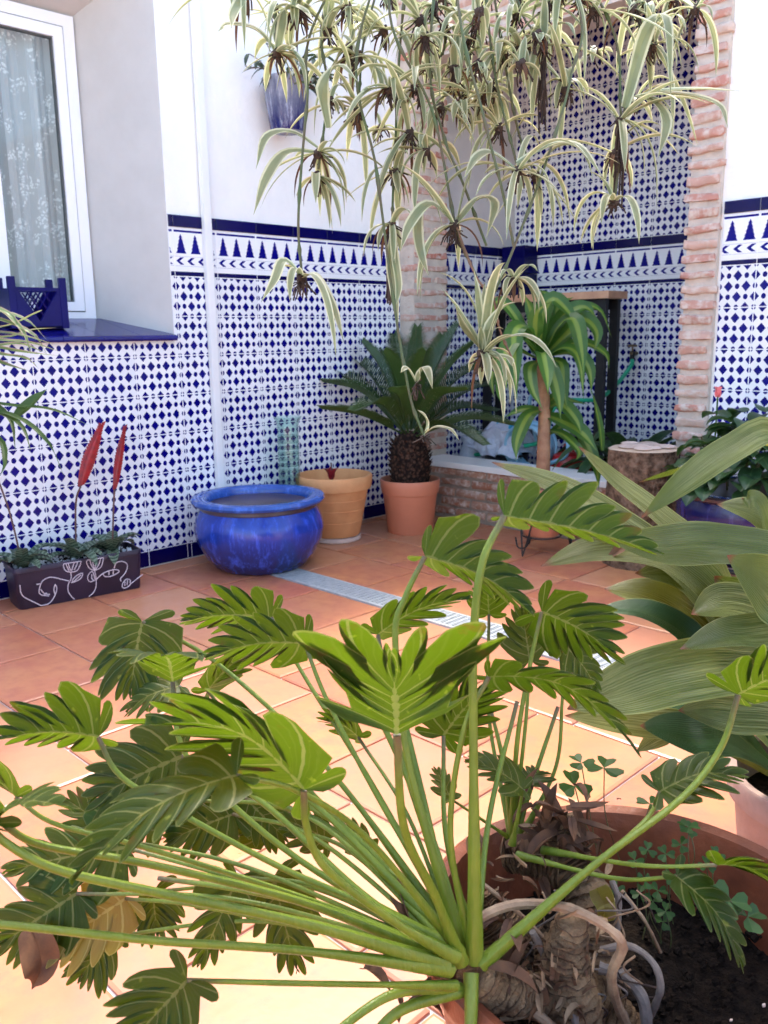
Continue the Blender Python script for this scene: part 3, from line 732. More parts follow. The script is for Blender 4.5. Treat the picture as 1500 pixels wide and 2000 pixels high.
def aroot(pts, r, m='aroot'):
    cl = crom([P(*q) for q in pts], 34)
    MB().tube(cl, [r*.85*(1+.30*noise.noise(p*70)) for p in cl], 8).build('aerial_root', M[m], xp)
aroot([(900,1860,1.05),(930,1800,1.06),(1000,1768,1.07),(1090,1770,1.06),(1160,1795,1.04),(1215,1842,1.03),(1195,1900,1.05),(1205,1960,1.08),(1240,2030,1.12)], .0075)
aroot([(1175,1855,1.12),(1230,1848,1.1),(1275,1880,1.08),(1290,1930,1.08),(1270,1985,1.12)], .0055, 'groot')
aroot([(1170,1890,1.13),(1215,1905,1.12),(1255,1950,1.1),(1265,2020,1.1)], .010, 'groot')
aroot([(1195,1720,1.2),(1208,1760,1.19),(1205,1830,1.18)], .005, 'groot')
aroot([(1040,1820,1.08),(1065,1870,1.09),(1070,1910,1.1),(1100,1930,1.1)], .006, 'groot')
aroot([(1100,1940,1.08),(1120,1980,1.07),(1130,2040,1.06)], .006, 'groot')
aroot([(935,1720,1.14),(1010,1780,1.1),(1060,1830,1.09)], .0035)
aroot([(1215,1740,1.2),(1260,1800,1.2),(1290,1860,1.22)], .003)
aroot([(1000,1960,1.07),(1060,1990,1.06),(1120,2050,1.05)], .007)
for i in range(70):
    x, y = random.uniform(930,1250), random.uniform(1730,1990); d = 1.13+random.uniform(-.05,.05)
    aroot([(x,y,d),(x+random.uniform(-40,40),y+random.uniform(5,40),d),(x+random.uniform(-60,60),y+random.uniform(30,80),d+.03)], .0014, random.choice(['aroot','groot','root']))
# papery dead leaf bases
for i in range(60):
    if i < 34: x, y, d = random.gauss(1080,45), random.gauss(1625,28), 1.24+random.uniform(-.04,.02)
    else: x, y, d = random.gauss(900,55), random.gauss(1900,38), 1.05+random.uniform(-.03,.05)
    b = P(x, y, d); m = MB(); L_ = random.uniform(.03,.075)
    gleaf(m, b, rdir(random.uniform(0, 6.3), random.uniform(-.4, 1.4)), L_, L_*random.uniform(.22,.4), random.uniform(-.6,1.5), 6, .35, .6); m.build('dry_sheath', M['dead'], xp)
for i in range(150):
    q = random.random()
    x, y, d = (random.gauss(1100,50), random.gauss(1640,40), 1.235) if q < .35 else (random.gauss(1110,35), random.uniform(1790,1990), 1.06) if q < .6 else (random.uniform(930,1100), random.gauss(1935,22), 1.055) if q < .8 else (random.gauss(985,45), random.gauss(1800,60), 1.12)
    m = MB(); L_ = random.uniform(.015,.045); gleaf(m, P(x, y, d), rdir(random.uniform(0, 6.3), random.uniform(-.8,1.4)), L_, L_*random.uniform(.10,.35), random.uniform(-1,2), 5, .4, .7, 0, random.uniform(-1,1)); m.build('husk', M[random.choice(['dead','dead','husk'])], xp)
def petiole(parent, pts, r):
    cl = crom([P(*q) for q in pts], 26)
    MB().tube(cl, [r*(lerp(2.1, 1.05, min(1, i/6)) if i < 6 else lerp(1.05, .78, (i-6)/20))*(1+.05*noise.noise(V((i*.9, r*900, 0)))) for i in range(27)], 10, 0, True, None, .82).build('petiole', M['petiole'], parent)
c0 = (905,1880,1.04); c1 = (1000,1640,1.28)
X = [ # base, tip, normal(right,up,to camera), halfwidth, lobes, fold, arch, droop, petiole, radius, material
 ((775,1435,.86),(770,1322,.84),(0,.62,-.78),.150,5,.0,.0,.10,[(900,1880,1.02),(850,1750,.97),(790,1620,.91)],.0085,'xan'),
 ((593,1543,.88),(335,1375,.87),(.35,.55,-.75),.125,6,.12,.10,.25,[(890,1870,1.0),(770,1800,.96),(640,1700,.92),(600,1620,.9)],.0078,'xan'),
 ((462,1515,.84),(140,1700,.78),(-.25,.80,.42),.080,7,.25,.10,.10,[(900,1860,1.02),(720,1640,.95),(580,1545,.88)],.006,'xan'),
 ((192,1440,1.0),(12,1432,1.0),(0,.5,-.85),.075,6,.55,.05,.12,[(890,1850,1.04),(700,1760,1.03),(540,1690,1.02),(320,1570,1.0),(230,1510,1.0)],.006,'xan'),
 ((278,1214,1.25),(256,1338,1.22),(0,.25,.9),.100,7,-.05,.04,.05,[(880,1820,1.08),(640,1500,1.18),(430,1300,1.27)],.006,'xan'),
 ((337,1332,1.05),(322,1262,1.0),(0,.6,-.8),.090,5,.2,.05,.3,[(880,1850,1.05),(600,1690,1.04),(420,1540,1.03),(352,1450,1.03)],.006,'xan'),
 ((530,1207,1.35),(362,1205,1.35),(.1,.5,-.85),.075,7,.5,.05,.12,[(900,1840,1.08),(720,1520,1.2),(600,1330,1.3)],.006,'xan'),
 ((595,1257,1.2),(415,1270,1.2),(0,.5,-.85),.080,6,.45,.06,.15,[(905,1840,1.06),(740,1560,1.12),(640,1370,1.17)],.006,'xan'),
 ((405,1350,1.3),(500,1262,1.32),(-.2,.7,-.4),.080,6,.2,.06,.1,[(900,1850,1.08),(600,1550,1.2),(450,1400,1.28)],.005,'xan'),
 ((350,1340,1.22),(248,1378,1.2),(0,.6,.4),.050,5,.2,.06,.2,[(890,1850,1.08),(560,1500,1.15)],.005,'xan'),
 ((355,1477,1.12),(188,1555,1.12),(-.1,.35,.85),.100,6,.05,.04,.1,[(890,1850,1.06),(600,1560,1.1),(430,1490,1.12)],.006,'xan'),
 ((985,1008,.98),(1284,1060,.98),(0,.62,-.78),.064,7,.95,.0,.16,[(928,1880,1.03),(925,1500,1.0),(925,1250,.98),(942,1100,.97)],.0085,'xan'),
 ((830,1087,1.05),(1036,1165,1.05),(0,.6,-.8),.070,6,.85,.05,.30,[(905,1860,1.05),(800,1500,1.05),(772,1250,1.05),(792,1165,1.05)],.0068,'xan'),
 ((738,1240,1.2),(908,1162,1.2),(0,.6,-.5),.075,6,.3,.08,.1,[(905,1830,1.07),(790,1500,1.15)],.006,'xan'),
 ((955,1200,1.35),(952,1140,1.32),(0,.6,-.8),.052,5,.15,.05,.2,[c1,(955,1400,1.35)],.005,'xan'),
 ((1058,1195,1.25),(1192,1262,1.25),(0,.5,-.85),.090,6,.25,.05,.15,[c1,(1010,1450,1.25),(1035,1300,1.25)],.006,'xan'),
 ((1105,1262,1.3),(1168,1342,1.3),(.3,.4,.8),.062,5,.05,.05,.15,[(1015,1640,1.28),(1085,1500,1.3),(1098,1370,1.3)],.005,'xan'),
 ((1035,1290,1.28),(1020,1190,1.3),(0,.4,-.8),.060,5,.2,.05,.1,[c1,(1025,1430,1.27)],.005,'xan'),
 ((955,1322,1.0),(1246,1405,1.0),(0,.78,-.6),.060,7,.25,.10,.35,[(925,1870,1.04),(880,1640,1.02),(905,1430,1.0)],.006,'xan'),
 ((866,1437,1.15),(945,1345,1.12),(0,.5,-.85),.085,6,.15,.05,.1,[(930,1850,1.06),(872,1640,1.12)],.006,'xan'),
 ((1442,1357,1.1),(1590,1300,1.04),(0,.5,-.8),.085,6,.35,.05,.1,[(938,1885,1.03),(1160,1690,1.05),(1330,1560,1.08),(1408,1460,1.1)],.0092,'xan'),
 ((1288,1547,1.12),(1442,1500,1.12),(-.1,.85,.40),.070,6,.3,.10,.25,[(936,1880,1.04),(1100,1740,1.06),(1220,1640,1.09),(1270,1590,1.11)],.0066,'xan'),
 ((30,1557,.95),(-60,1490,.95),(.3,.6,-.6),.065,5,.3,.05,.1,[(880,1870,1.03),(640,1770,.99),(300,1660,.96),(110,1610,.95)],.006,'xan'),
 ((-5,1600,.84),(130,1560,.72),(.1,.8,.4),.050,5,.3,.05,.1,[(870,1872,1.02),(600,1765,.97),(300,1690,.90),(80,1650,.86)],.0085,'xan'),
 ((-20,1610,.81),(-160,1500,.8),(.3,.6,-.6),.085,6,.3,.05,.1,[(870,1885,1.0),(600,1805,.92),(300,1742,.86),(110,1698,.83),(10,1645,.82)],.0092,'xan'),
 ((-110,1800,.79),(-230,1700,.78),(.3,.6,-.6),.085,6,.3,.05,.1,[(880,1895,1.0),(600,1858,.92),(300,1837,.85),(0,1805,.8)],.0085,'xan'),
 ((365,1915,.85),(268,2020,.82),(.45,.55,.45),.070,5,.35,.05,.1,[(890,1925,1.0),(600,1921,.9)],.0062,'xan'),
 ((1322,1712,1.05),(1468,1862,1.0),(.35,.7,.45),.060,6,.3,.05,.3,[(1010,1670,1.2),(1200,1715,1.1)],.005,'xan'),
 ((1400,1690,1.05),(1500,1705,1.03),(0,.7,-.5),.065,4,.3,.05,.1,[(1060,1660,1.2),(1250,1690,1.08)],.005,'xan'),
 ((1022,1542,1.2),(925,1480,1.2),(0,.8,.3),.055,5,.3,.05,.2,[(1000,1650,1.22)],.005,'xan'),
 ((1030,1530,1.25),(1060,1500,1.3),(0,.7,.3),.045,4,.3,.05,.2,[c1],.005,'xan'),
 # shaded leaves under the stalks
 ((245,1655,1.12),(0,1700,1.12),(0,.4,.8),.080,6,.1,.05,.2,[c0,(500,1730,1.08)],.005,'xan'),
 ((240,1640,1.15),(130,1560,1.15),(0,.5,.7),.060,5,.1,.05,.1,[c0,(500,1700,1.1)],.005,'xan'),
 ((150,1745,1.1),(0,1845,1.1),(0,.3,.85),.085,6,.1,.05,.1,[c0,(480,1760,1.06)],.005,'xan'),
 ((245,1755,1.12),(70,1870,1.08),(.2,.3,.8),.075,6,.1,.05,.1,[c0,(420,1775,1.08)],.005,'xanold'),
 ((210,1830,1.14),(160,1905,1.12),(0,.2,.9),.060,5,.1,.05,.1,[c0,(520,1800,1.1)],.005,'xan'),
 ((300,1740,1.2),(305,1812,1.18),(0,.2,.9),.060,5,.1,.05,.1,[c0,(520,1740,1.12)],.005,'xan'),
 ((465,1712,1.12),(388,1885,1.1),(.1,.2,.9),.062,6,.1,.05,.1,[c0,(650,1740,1.08)],.005,'xan'),
 ((535,1712,1.14),(578,1890,1.12),(0,.2,.9),.070,6,.1,.05,.1,[c0,(680,1760,1.08)],.005,'xan'),
 ((455,1590,1.2),(330,1640,1.2),(0,.4,.8),.070,6,.1,.05,.1,[c0,(620,1640,1.12)],.005,'xan'),
 ((345,1560,1.22),(250,1640,1.22),(0,.4,.8),.065,5,.1,.05,.1,[c0,(620,1600,1.14)],.005,'xan'),
 ((530,1620,1.25),(420,1565,1.25),(0,.5,.7),.065,6,.1,.05,.1,[c0,(680,1660,1.14)],.005,'xan'),
 ((480,1560,1.22),(560,1640,1.2),(0,.4,.8),.055,5,.1,.05,.1,[c0,(640,1620,1.12)],.005,'xan'),
 ((640,1640,1.2),(560,1600,1.2),(0,.5,.7),.050,5,.1,.05,.1,[c0,(760,1700,1.1)],.005,'xan'),
 ((700,1440,1.25),(640,1400,1.25),(0,.6,-.4),.060,5,.2,.05,.1,[c0,(800,1600,1.14)],.005,'xan'),
 ((880,1560,1.25),(850,1500,1.28),(0,.6,.4),.030,4,.3,.05,.1,[c1],.004,'xan'),
 ((720,1660,1.22),(660,1610,1.22),(0,.5,.6),.035,4,.2,.05,.1,[c0],.004,'xan'),
]
lr = random.Random(4)
for (b, t, nn, hw, nl, fo, ar, dr, pet, rad, mt) in X:
    rad *= .60; nl += 2; hw *= .92; wd_ = b[:2] in ((775,1435),(337,1332))
    lf = xleaf(P(*b), P(*t), camv(*nn), hw, nl, fo, ar, dr, (.55 if wd_ else .76) if hw > .05 else .66, lr, wd_).build('leaf', M[mt], xp)
    petiole(lf, pet+[b], rad)
for pts, rad in [([(900,1930,1.02),(760,1945,.97),(600,2060,.92)],.0085), ([(905,1935,1.02),(780,1975,.98),(700,2060,.95)],.0095), ([(920,1900,1.02),(920,1980,1.0),(915,2100,.98)],.012),
                 ([(895,1870,1.05),(840,1620,1.12),(800,1450,1.16),(770,1330,1.2)],.007), ([(900,1860,1.06),(700,1640,1.12),(560,1540,1.16),(480,1400,1.2)],.0065),
                 ([(930,1860,1.06),(955,1600,1.15),(1010,1370,1.2)],.006), ([(1010,1640,1.27),(1030,1560,1.28),(1090,1380,1.3)],.006), ([c1,(985,1500,1.28),(960,1390,1.3)],.0055),
                 ([(890,1880,1.03),(700,1740,1.05),(540,1590,1.08),(420,1500,1.1)],.0065), ([(890,1890,1.02),(690,1790,1.0),(480,1740,1.05),(310,1715,1.1)],.006),
                 ([(905,1840,1.06),(830,1600,1.1),(700,1330,1.15),(600,1250,1.2)],.006)]:
    rad *= .62; cl = crom([P(*q) for q in pts], 26); MB().tube(cl, [lerp(rad*1.3, rad*.8, i/26) for i in range(27)], 10).build('petiole', M['petiole'], xp)
m = MB(); strap(m, [P(60,1815,1.09),P(75,1850,1.08),P(80,1890,1.08),P(62,1932,1.08)], .045, camv(.4,.1,.9), .4, 14, .3, .5); m.build('withered_leaf', M['dead'], xp)
m = MB(); strap(m, [P(1165,1735,1.17),P(1180,1770,1.16),P(1178,1800,1.16)], .030, camv(.1,.2,.9), .3, 10, .8, .4); m.build('withered_leaf', M['xanold'], xp)

# clover weeds growing in the bowl
def clover(name, label, stems, grp):
    b0 = P(*stems[0][0]); root_ = thing(name, label, 'weed', V((b0.x, b0.y, .27)), grp)
    for (b, t, sz, nn) in stems:
        bb, tt = P(*b), P(*t); mid = (bb+tt)/2 + V((random.uniform(-.01,.01), random.uniform(-.01,.01), 0))
        st = MB().tube(crom([bb, mid, tt], 10), .0009, 5).build('stem', M['runner'], root_)
        nv = camv(*nn); a0 = nv.orthogonal().normalized(); b0_ = nv.cross(a0); off = random.uniform(0, 2)
        for k in range(3):
            an = off+k*2.09; dv = a0*math.cos(an)+b0_*math.sin(an); sd = nv.cross(dv); mm = MB()
            o_ = [(0,0),(.5,.42),(.85,.50),(1.0,.30),(.90,.0),(1.0,-.30),(.85,-.50),(.5,-.42)]
            mm.add([tt+(dv*u_+sd*v_)*sz + nv*sz*.25*abs(v_) for u_, v_ in o_], [(0,1,4),(1,2,4),(2,3,4),(0,4,7),(4,6,7),(4,5,6)], [(v_+.5, u_) for u_, v_ in o_])
            mm.build('leaflet', M['clover'], st, False)
clover('clover_weed', 'tall clover with dark leaves above the far rim of the bowl', [((1210,1680,1.35),(1180,1500,1.32),.030,(0,.9,.25)), ((1170,1690,1.35),(1135,1490,1.34),.022,(0,.9,.3)), ((1190,1690,1.33),(1122,1535,1.33),.028,(.2,.7,.5)), ((1230,1650,1.36),(1270,1570,1.36),.022,(0,.9,.2))], None)
clover('clover_weed', 'small clover patch hugging the inner wall of the bowl', [((x+5,y+90,1.3),(x,y,1.3),.014,(random.uniform(-.3,.3),.7,.6)) for x, y in [(1265,1660),(1240,1680),(1300,1668),(1285,1740),(1260,1720),(1310,1715),(1300,1780),(1275,1760),(1330,1650),(1345,1620),(1380,1690),(1400,1670),(1295,1800),(1250,1745),(1205,1735)]], None)
clover('clover_weed', 'clover beside the bowl rim near the right edge', [((1440,1790,1.2),(1425,1760,1.2),.03,(.2,.7,.5)), ((1350,1700,1.3),(1345,1615,1.3),.017,(0,.9,.3)), ((1470,1820,1.2),(1460,1790,1.2),.028,(.2,.8,.4))], None)

# ------------------------------------------------------------------ cast-iron plant at right
AC = V((3.50,-1.10,0))
ap = thing('plant_pot', 'weathered pinkish pot of the broad strap-leaved plant at right', 'pot', AC)
MB().lathe([(.0,0),(.125,0),(.13,.01),(.165,.30),(.178,.305),(.182,.35),(.178,.356),(.163,.354),(.158,.31),(.15,.29),(0,.285)], AC, 48).build('body', M['stone_pot'], ap)
MB().lathe([(.150,.292),(.08,.30),(0,.302)], AC, 30).build('soil', M['soil'], ap)
ai = thing('cast_iron_plant', 'broad glossy strap-leaved plant with pale streaks at the right edge', 'plant', AC+V((0,0,.3)))
AS = [
 ([(1440,1480,1.6),(1410,1250,1.55),(1310,1110,1.5),(1200,1030,1.47),(1080,955,1.45),(960,903,1.43)],.092,(.2,.85,.5),'asp'),
 ([(1460,1480,1.62),(1450,1250,1.6),(1390,1110,1.58),(1280,1010,1.56),(1200,945,1.55),(1130,872,1.54)],.080,(.3,.8,.5),'asp'),
 ([(1500,1480,1.5),(1620,1250,1.45),(1560,1110,1.4),(1410,1070,1.35),(1290,1072,1.32),(1186,1055,1.30)],.088,(0,.72,.7),'asp'),
 ([(1560,1400,1.45),(1610,1000,1.4),(1520,850,1.35),(1430,878,1.33),(1340,940,1.31),(1252,1012,1.3)],.048,(-.5,.25,.8),'asp'),
 ([(1570,1400,1.5),(1640,1000,1.5),(1510,868,1.45),(1400,895,1.42),(1320,925,1.4),(1248,942,1.4)],.052,(0,.9,-.35),'asp'),
 ([(1480,1490,1.55),(1450,1270,1.5),(1390,1160,1.47),(1290,1090,1.44),(1170,1078,1.42),(1056,1106,1.4)],.085,(-.25,.8,.55),'asp'),
 ([(1450,1490,1.6),(1430,1300,1.58),(1390,1180,1.57),(1300,1085,1.57)],.080,(-.5,.5,.6),'asp_dark'),
 ([(1460,1490,1.5),(1400,1310,1.5),(1330,1232,1.5),(1250,1195,1.5),(1160,1192,1.5)],.062,(-.1,.85,.4),'asp_dark'),
 ([(1560,1480,1.5),(1570,1330,1.42),(1450,1305,1.38),(1310,1325,1.34),(1200,1360,1.32),(1108,1385,1.30)],.105,(-.1,.75,.65),'asp'),
 ([(1600,1400,1.4),(1570,1275,1.36),(1450,1240,1.33),(1328,1268,1.3)],.065,(-.1,.8,.5),'asp'),
 ([(1480,1500,1.5),(1380,1440,1.48),(1250,1415,1.47),(1103,1398,1.46)],.062,(0,.75,.6),'asp'),
 ([(1500,1500,1.45),(1430,1455,1.42),(1340,1440,1.4),(1250,1418,1.38)],.085,(0,.8,.5),'asp_dark'),
 ([(1590,1500,1.4),(1550,1425,1.38),(1420,1395,1.35),(1325,1388,1.34)],.075,(0,.7,.6),'asp'),
 ([(1600,1200,1.5),(1500,1045,1.48),(1448,972,1.47)],.045,(.6,.3,.7),'asp'),
 ([(1540,1480,1.4),(1570,1260,1.35),(1510,1160,1.32),(1420,1085,1.3)],.095,(-.5,.6,.6),'asp'),
 ([(1500,1490,1.52),(1500,1310,1.5),(1470,1210,1.48),(1395,1125,1.46)],.115,(-.5,.5,.7),'asp'),
 ([(1470,1495,1.52),(1340,1425,1.52),(1290,1438,1.52),(1243,1468,1.52)],.035,(0,.5,.8),'asp'),
 ([(1500,1490,1.6),(1560,1300,1.6),(1600,1200,1.6),(1640,1150,1.6)],.09,(-.3,.6,.6),'asp'),
 ([(1480,1490,1.58),(1430,1320,1.56),(1360,1230,1.55),(1270,1170,1.54),(1180,1150,1.54)],.085,(-.3,.75,.55),'asp'),
 ([(1500,1490,1.56),(1480,1290,1.54),(1420,1200,1.52),(1330,1130,1.5),(1240,1120,1.49)],.09,(-.3,.7,.6),'asp'),
 ([(1520,1490,1.5),(1540,1300,1.46),(1500,1210,1.44),(1420,1180,1.42),(1350,1200,1.4)],.085,(-.2,.7,.6),'asp'),
 ([(1520,1490,1.48),(1530,1400,1.45),(1470,1350,1.42),(1380,1340,1.4),(1290,1370,1.38)],.08,(-.1,.75,.6),'asp'),
 ([(1490,1490,1.55),(1420,1400,1.55),(1330,1360,1.55),(1220,1350,1.55),(1140,1370,1.55)],.08,(0,.7,.6),'asp_dark'),
 ([(1540,1490,1.5),(1600,1200,1.5),(1560,1080,1.5),(1480,1010,1.5),(1400,985,1.5)],.08,(-.2,.7,.6),'asp'),
 ([(1490,1490,1.65),(1480,1350,1.68),(1430,1270,1.7),(1360,1230,1.7)],.09,(-.3,.6,.6),'asp_dark'),
 ([(1510,1490,1.65),(1520,1380,1.66),(1480,1330,1.66),(1400,1300,1.66)],.10,(-.3,.6,.6),'asp_dark'),
]
for k in range(11):
    m = MB(); an = -.35+k*.32; gleaf(m, AC+rdir(an,0)*.03+V((0,0,.30)), rdir(an, random.uniform(.8,1.3)), random.uniform(.42,.60), .10, random.uniform(1.2,2.2), 14, .12, .12); m.build('leaf', M['asp_dark' if k % 3 == 0 else 'asp'], ai)
ar_ = random.Random(5)
for pts, wd, nn, mt in AS:
    m = MB(); strap(m, [AC+V((ar_.uniform(-.05,.03), ar_.uniform(-.04,.04), .30))]+[P(*q) for q in pts[1:]], wd*1.02, (camv(*nn)-CF*.2).normalized(), .14, 26, .10, .10, 0, .66); m.build('leaf', M[mt], ai)
m = MB(); strap(m, [P(1225,1062,1.415),P(1205,1078,1.41),P(1185,1092,1.41)], .016, camv(0,.6,.6), .3, 8, .6, .3); m.build('withered_leaf_piece', M['dead'], ai)

# ------------------------------------------------------------------ pots along the left wall
c = V((.405,-.10,0)); t = thing('glazed_pot', 'wide round bright blue glazed pot beside the drain grate', 'pot', c)
MB().lathe([(0,0),(.215,0),(.235,.012),(.285,.07),(.325,.15),(.335,.21),(.322,.27),(.298,.315),(.290,.33)], c, 64).build('body', M['bluepot'], t)
MB().lathe([(.290,.328),(.312,.336),(.338,.345),(.345,.358),(.338,.372),(.315,.376),(.285,.374),(.266,.366),(.258,.35),(.262,.30)], c, 64).build('rim', M['bluerim'], t)
MB().lathe([(.262,.31),(.30,.24),(.30,.20),(0,.20)], c, 48).build('inside', M['potrim'], t)
MB().lathe([(.297,.312),(.302,.318),(.300,.332),(.292,.334)], c, 64).build('collar', M['potrim'], t)

c = V((.262,.555,0)); t = thing('terracotta_pot', 'tall light orange terracotta pot with one dark red flower', 'pot', c)
MB().lathe([(0,.032),(.140,.032),(.146,.04),(.196,.30),(.200,.306),(.214,.308),(.221,.34),(.223,.378),(.218,.386),(.205,.386),(.198,.376),(.192,.33),(.185,.30),(0,.295)], c, 56).build('body', M['terracotta'], t)
for z_ in (.12, .19, .25):
    r_ = .146+.05*(z_-.04)/.26; MB().lathe([(r_,z_-.002),(r_+.0022,z_),(r_,z_+.002)], c, 56).build('throwing_ring', M['terracotta'], t)
MB().lathe([(.187,.31),(.09,.322),(0,.324)], c, 30).build('soil', M['terracotta'], t)
sc_ = V((.262,.555,0)); t2 = thing('pot_saucer', 'stained pale saucer under the light orange terracotta pot', 'saucer', sc_)
MB().lathe([(0,0),(.145,0),(.152,.008),(.150,.028),(.143,.030),(.135,.012),(0,.010)], sc_, 40).build('dish', M['stone'], t2)
fb = c+V((0,-.02,.32)); t3 = thing('red_flower', 'single dark red flower rising from the light orange pot', 'flower', fb)
MB().tube(crom([fb, fb+V((.005,0,.05)), fb+V((.0,.0,.135))], 10), .004, 6).build('stem', M['stalk'], t3)
for k in range(5):
    m = MB(); gleaf(m, fb+V((0,0,.035)), rdir(k*1.26, 1.1), .085, .045, .35, 7, .3, .4); m.build('petal', M['redflower'], t3)
m = MB(); gleaf(m, fb+V((-.03,-.04,0)), rdir(-2.4, .45), .11, .04, .9, 7); m.build('leaf', M['clover'], t3)

c = V((.15,.315,0)); t = thing('glass_vase', 'tall clear greenish glass cylinder vase against the tiled wall', 'vase', c)
MB().lathe([(0,.0),(.066,.0),(.068,.01),(.062,.30),(.060,.66),(.064,.70),(.078,.725),(.080,.730),(.076,.731),(.060,.70),(.056,.66),(.058,.30),(.062,.02),(0,.018)], c, 40).build('body', M['vase'], t)
rg = MB()
for i in range(18):
    z_ = .06+i*.033; r_ = lerp(.0665, .0605, min(1, z_/.4)); rg.lathe([(r_,z_-.005),(r_+.0016,z_),(r_,z_+.005)], c, 36)
rg.build('relief', M['vase'], t)

# sago palm
c = V((.45,1.0,0)); t = thing('terracotta_pot', 'pinkish plastic terracotta pot holding the sago palm', 'pot', c)
MB().lathe([(0,0),(.134,0),(.138,.006),(.164,.235),(.166,.24),(.172,.243),(.178,.275),(.182,.318),(.178,.325),(.170,.324),(.166,.31),(.162,.285),(0,.28)], c, 52).build('body', M['terra_pink'], t)
MB().lathe([(.163,.29),(.08,.30),(0,.302)], c, 30).build('soil', M['soil'], t)
t = thing('sago_palm', 'dark green sago palm with stiff feathery fronds and shaggy trunk', 'palm', c+V((0,0,.29)))
m = MB().lathe([(.0,.28),(.09,.28),(.112,.34),(.118,.42),(.110,.50),(.09,.56),(.05,.60),(0,.61)], c, 26)
for i, v in enumerate(m.v): m.v[i] = v + (v-c-V((0,0,.4))).normalized()*noise.noise(v*40)*.012
tr = m.build('trunk', M['sagotrunk'], t)
sk = MB()
for i in range(150):
    an = i*2.399; h_ = i/150; r_ = .100+.016*math.sin(PI*h_); b = c+V((math.cos(an)*r_, math.sin(an)*r_, .30+h_*.27))
    o = rdir(an, .7); s_ = rdir(an+PI/2, 0); sk.add([b-s_*.012, b+s_*.012, b+s_*.006+o*.03, b-s_*.006+o*.03, b+o*.012-V((0,0,.014))], [(0,1,2,3),(0,4,1),(1,4,2),(3,2,4),(0,3,4)])
sk.build('leaf_bases', M['sagotrunk'], tr, False)
def frond(B, T, lift, sag, wl):
    cl = crom([B, B.lerp(T, .5)+V((0,0,lift)), T-V((0,0,sag))], 26)
    m = MB().tube(cl, [lerp(.007,.002,i/26) for i in range(27)], 6)
    for i in range(3, 27):
        for e_ in (0, .5):
            if i+e_ > 26: continue
            p = cl[i].lerp(cl[min(26, i+1)], e_); tg = (cl[min(26,i+1)]-cl[i-1]).normalized(); tt = (i+e_)/26
            sd = tg.cross(V((0,0,1))); sd = sd.normalized() if sd.length > .01 else V((1,0,0)); up = sd.cross(tg)
            ln = wl*(.35+.65*math.sin(PI*min(1,(tt*.92+.08))**.8))*random.uniform(.9,1.08)
            for sg in (-1, 1):
                d = (sd*sg*.75+tg*.72+up*.42).normalized(); q = tg.cross(d).normalized(); wv = d.cross(q)*.0042
                e1 = p+d*ln*.55+up*.004; e2 = p+d*ln-V((0,0,.12*ln))
                m.add([p-wv, p+wv, e1+wv, e1-wv, e2], [(0,1,2,3),(3,2,4)], [(0,0),(1,0),(1,.5),(0,.5),(.5,1)])
    return m
B0 = c+V((0,0,.58)); bd = (B0-CP).dot(CF)
FR = [((612,712),.25,.06),((638,795),-.25,.02),((668,683),.35,.06),((712,672),.1,.05),((752,690),-.25,.05),((815,645),.2,.02),((830,690),-.4,.04),((890,640),.1,.03),((925,668),-.1,.05),
      ((955,705),.2,.06),((985,745),.35,.06),((1005,828),-.05,.05),((935,862),-.45,.06),((640,745),.0,.06),((700,800),-.5,.08),((770,655),.4,.03),((860,660),.35,.03),((905,760),-.5,.06),((960,800),.3,.06),((760,760),-.6,.06)]
for (tx, ty), dd, lf_ in FR:
    T = P(tx, ty, bd+dd); bb = B0+(T-B0).normalized()*.05
    frond(bb, B0+(T-B0)*1.06, lf_*1.2, .02, .15).build('frond', M['sago'], t, False)

# corn plant in wire stand
c = V((1.335,1.10,0)); t = thing('wire_plant_stand', 'thin black wire plant stand with curled hooks on the floor', 'plant stand', c)
for k in range(3):
    an = .5+k*2.094; o = rdir(an, 0); s_ = rdir(an+PI/2, 0)
    MB().tube(crom([c+o*.125+s_*.05+V((0,0,.30)), c+o*.14+s_*.03+V((0,0,.15)), c+o*.165+V((0,0,.004))], 10), .0045, 6).build('leg', M['black'], t)
    MB().tube(crom([c+o*.125-s_*.05+V((0,0,.30)), c+o*.14-s_*.03+V((0,0,.15)), c+o*.165+V((0,0,.004))], 10), .0045, 6).build('leg', M['black'], t)
    MB().tube(crom([c+o*.15+s_*.035+V((0,0,.13)), c+o*.16+s_*.02+V((0,0,.06)), c+o*.165-s_*.03+V((0,0,.05)), c+o*.155-s_*.055+V((0,0,.10))], 14), .0045, 6).build('hook', M['black'], t)
ring = lambda r_, z_: [c+V((math.cos(2*PI*i/32)*r_, math.sin(2*PI*i/32)*r_, z_)) for i in range(33)]
for r_, z_ in ((.128,.30),(.105,.095)): MB().tube(ring(r_, z_), .0045, 6, 0, False).build('ring', M['black'], t)
t = thing('terracotta_pot', 'small terracotta pot held in the black wire stand', 'pot', c+V((0,0,.1)))
MB().lathe([(0,.10),(.092,.10),(.096,.106),(.115,.305),(.126,.312),(.130,.36),(.122,.362),(.112,.33),(0,.325)], c, 44).build('body', M['terra_pink'], t)
MB().lathe([(.113,.332),(0,.338)], c, 30).build('soil', M['soil'], t)
t = thing('corn_plant', 'corn plant with arching green leaves striped yellow on a brown cane', 'plant', c+V((0,0,.33)))
cd = (c+V((0,0,.7))-CP).dot(CF)
cane = crom([c+V((0,0,.32)), P(1062,870,cd), P(1063,780,cd), P(1055,690,cd)], 20)
MB().tube(cane, [lerp(.040,.026,i/20)*(1+.05*noise.noise(V((i*1.3,0,0)))) for i in range(21)], 14).build('cane', M['cane'], t)
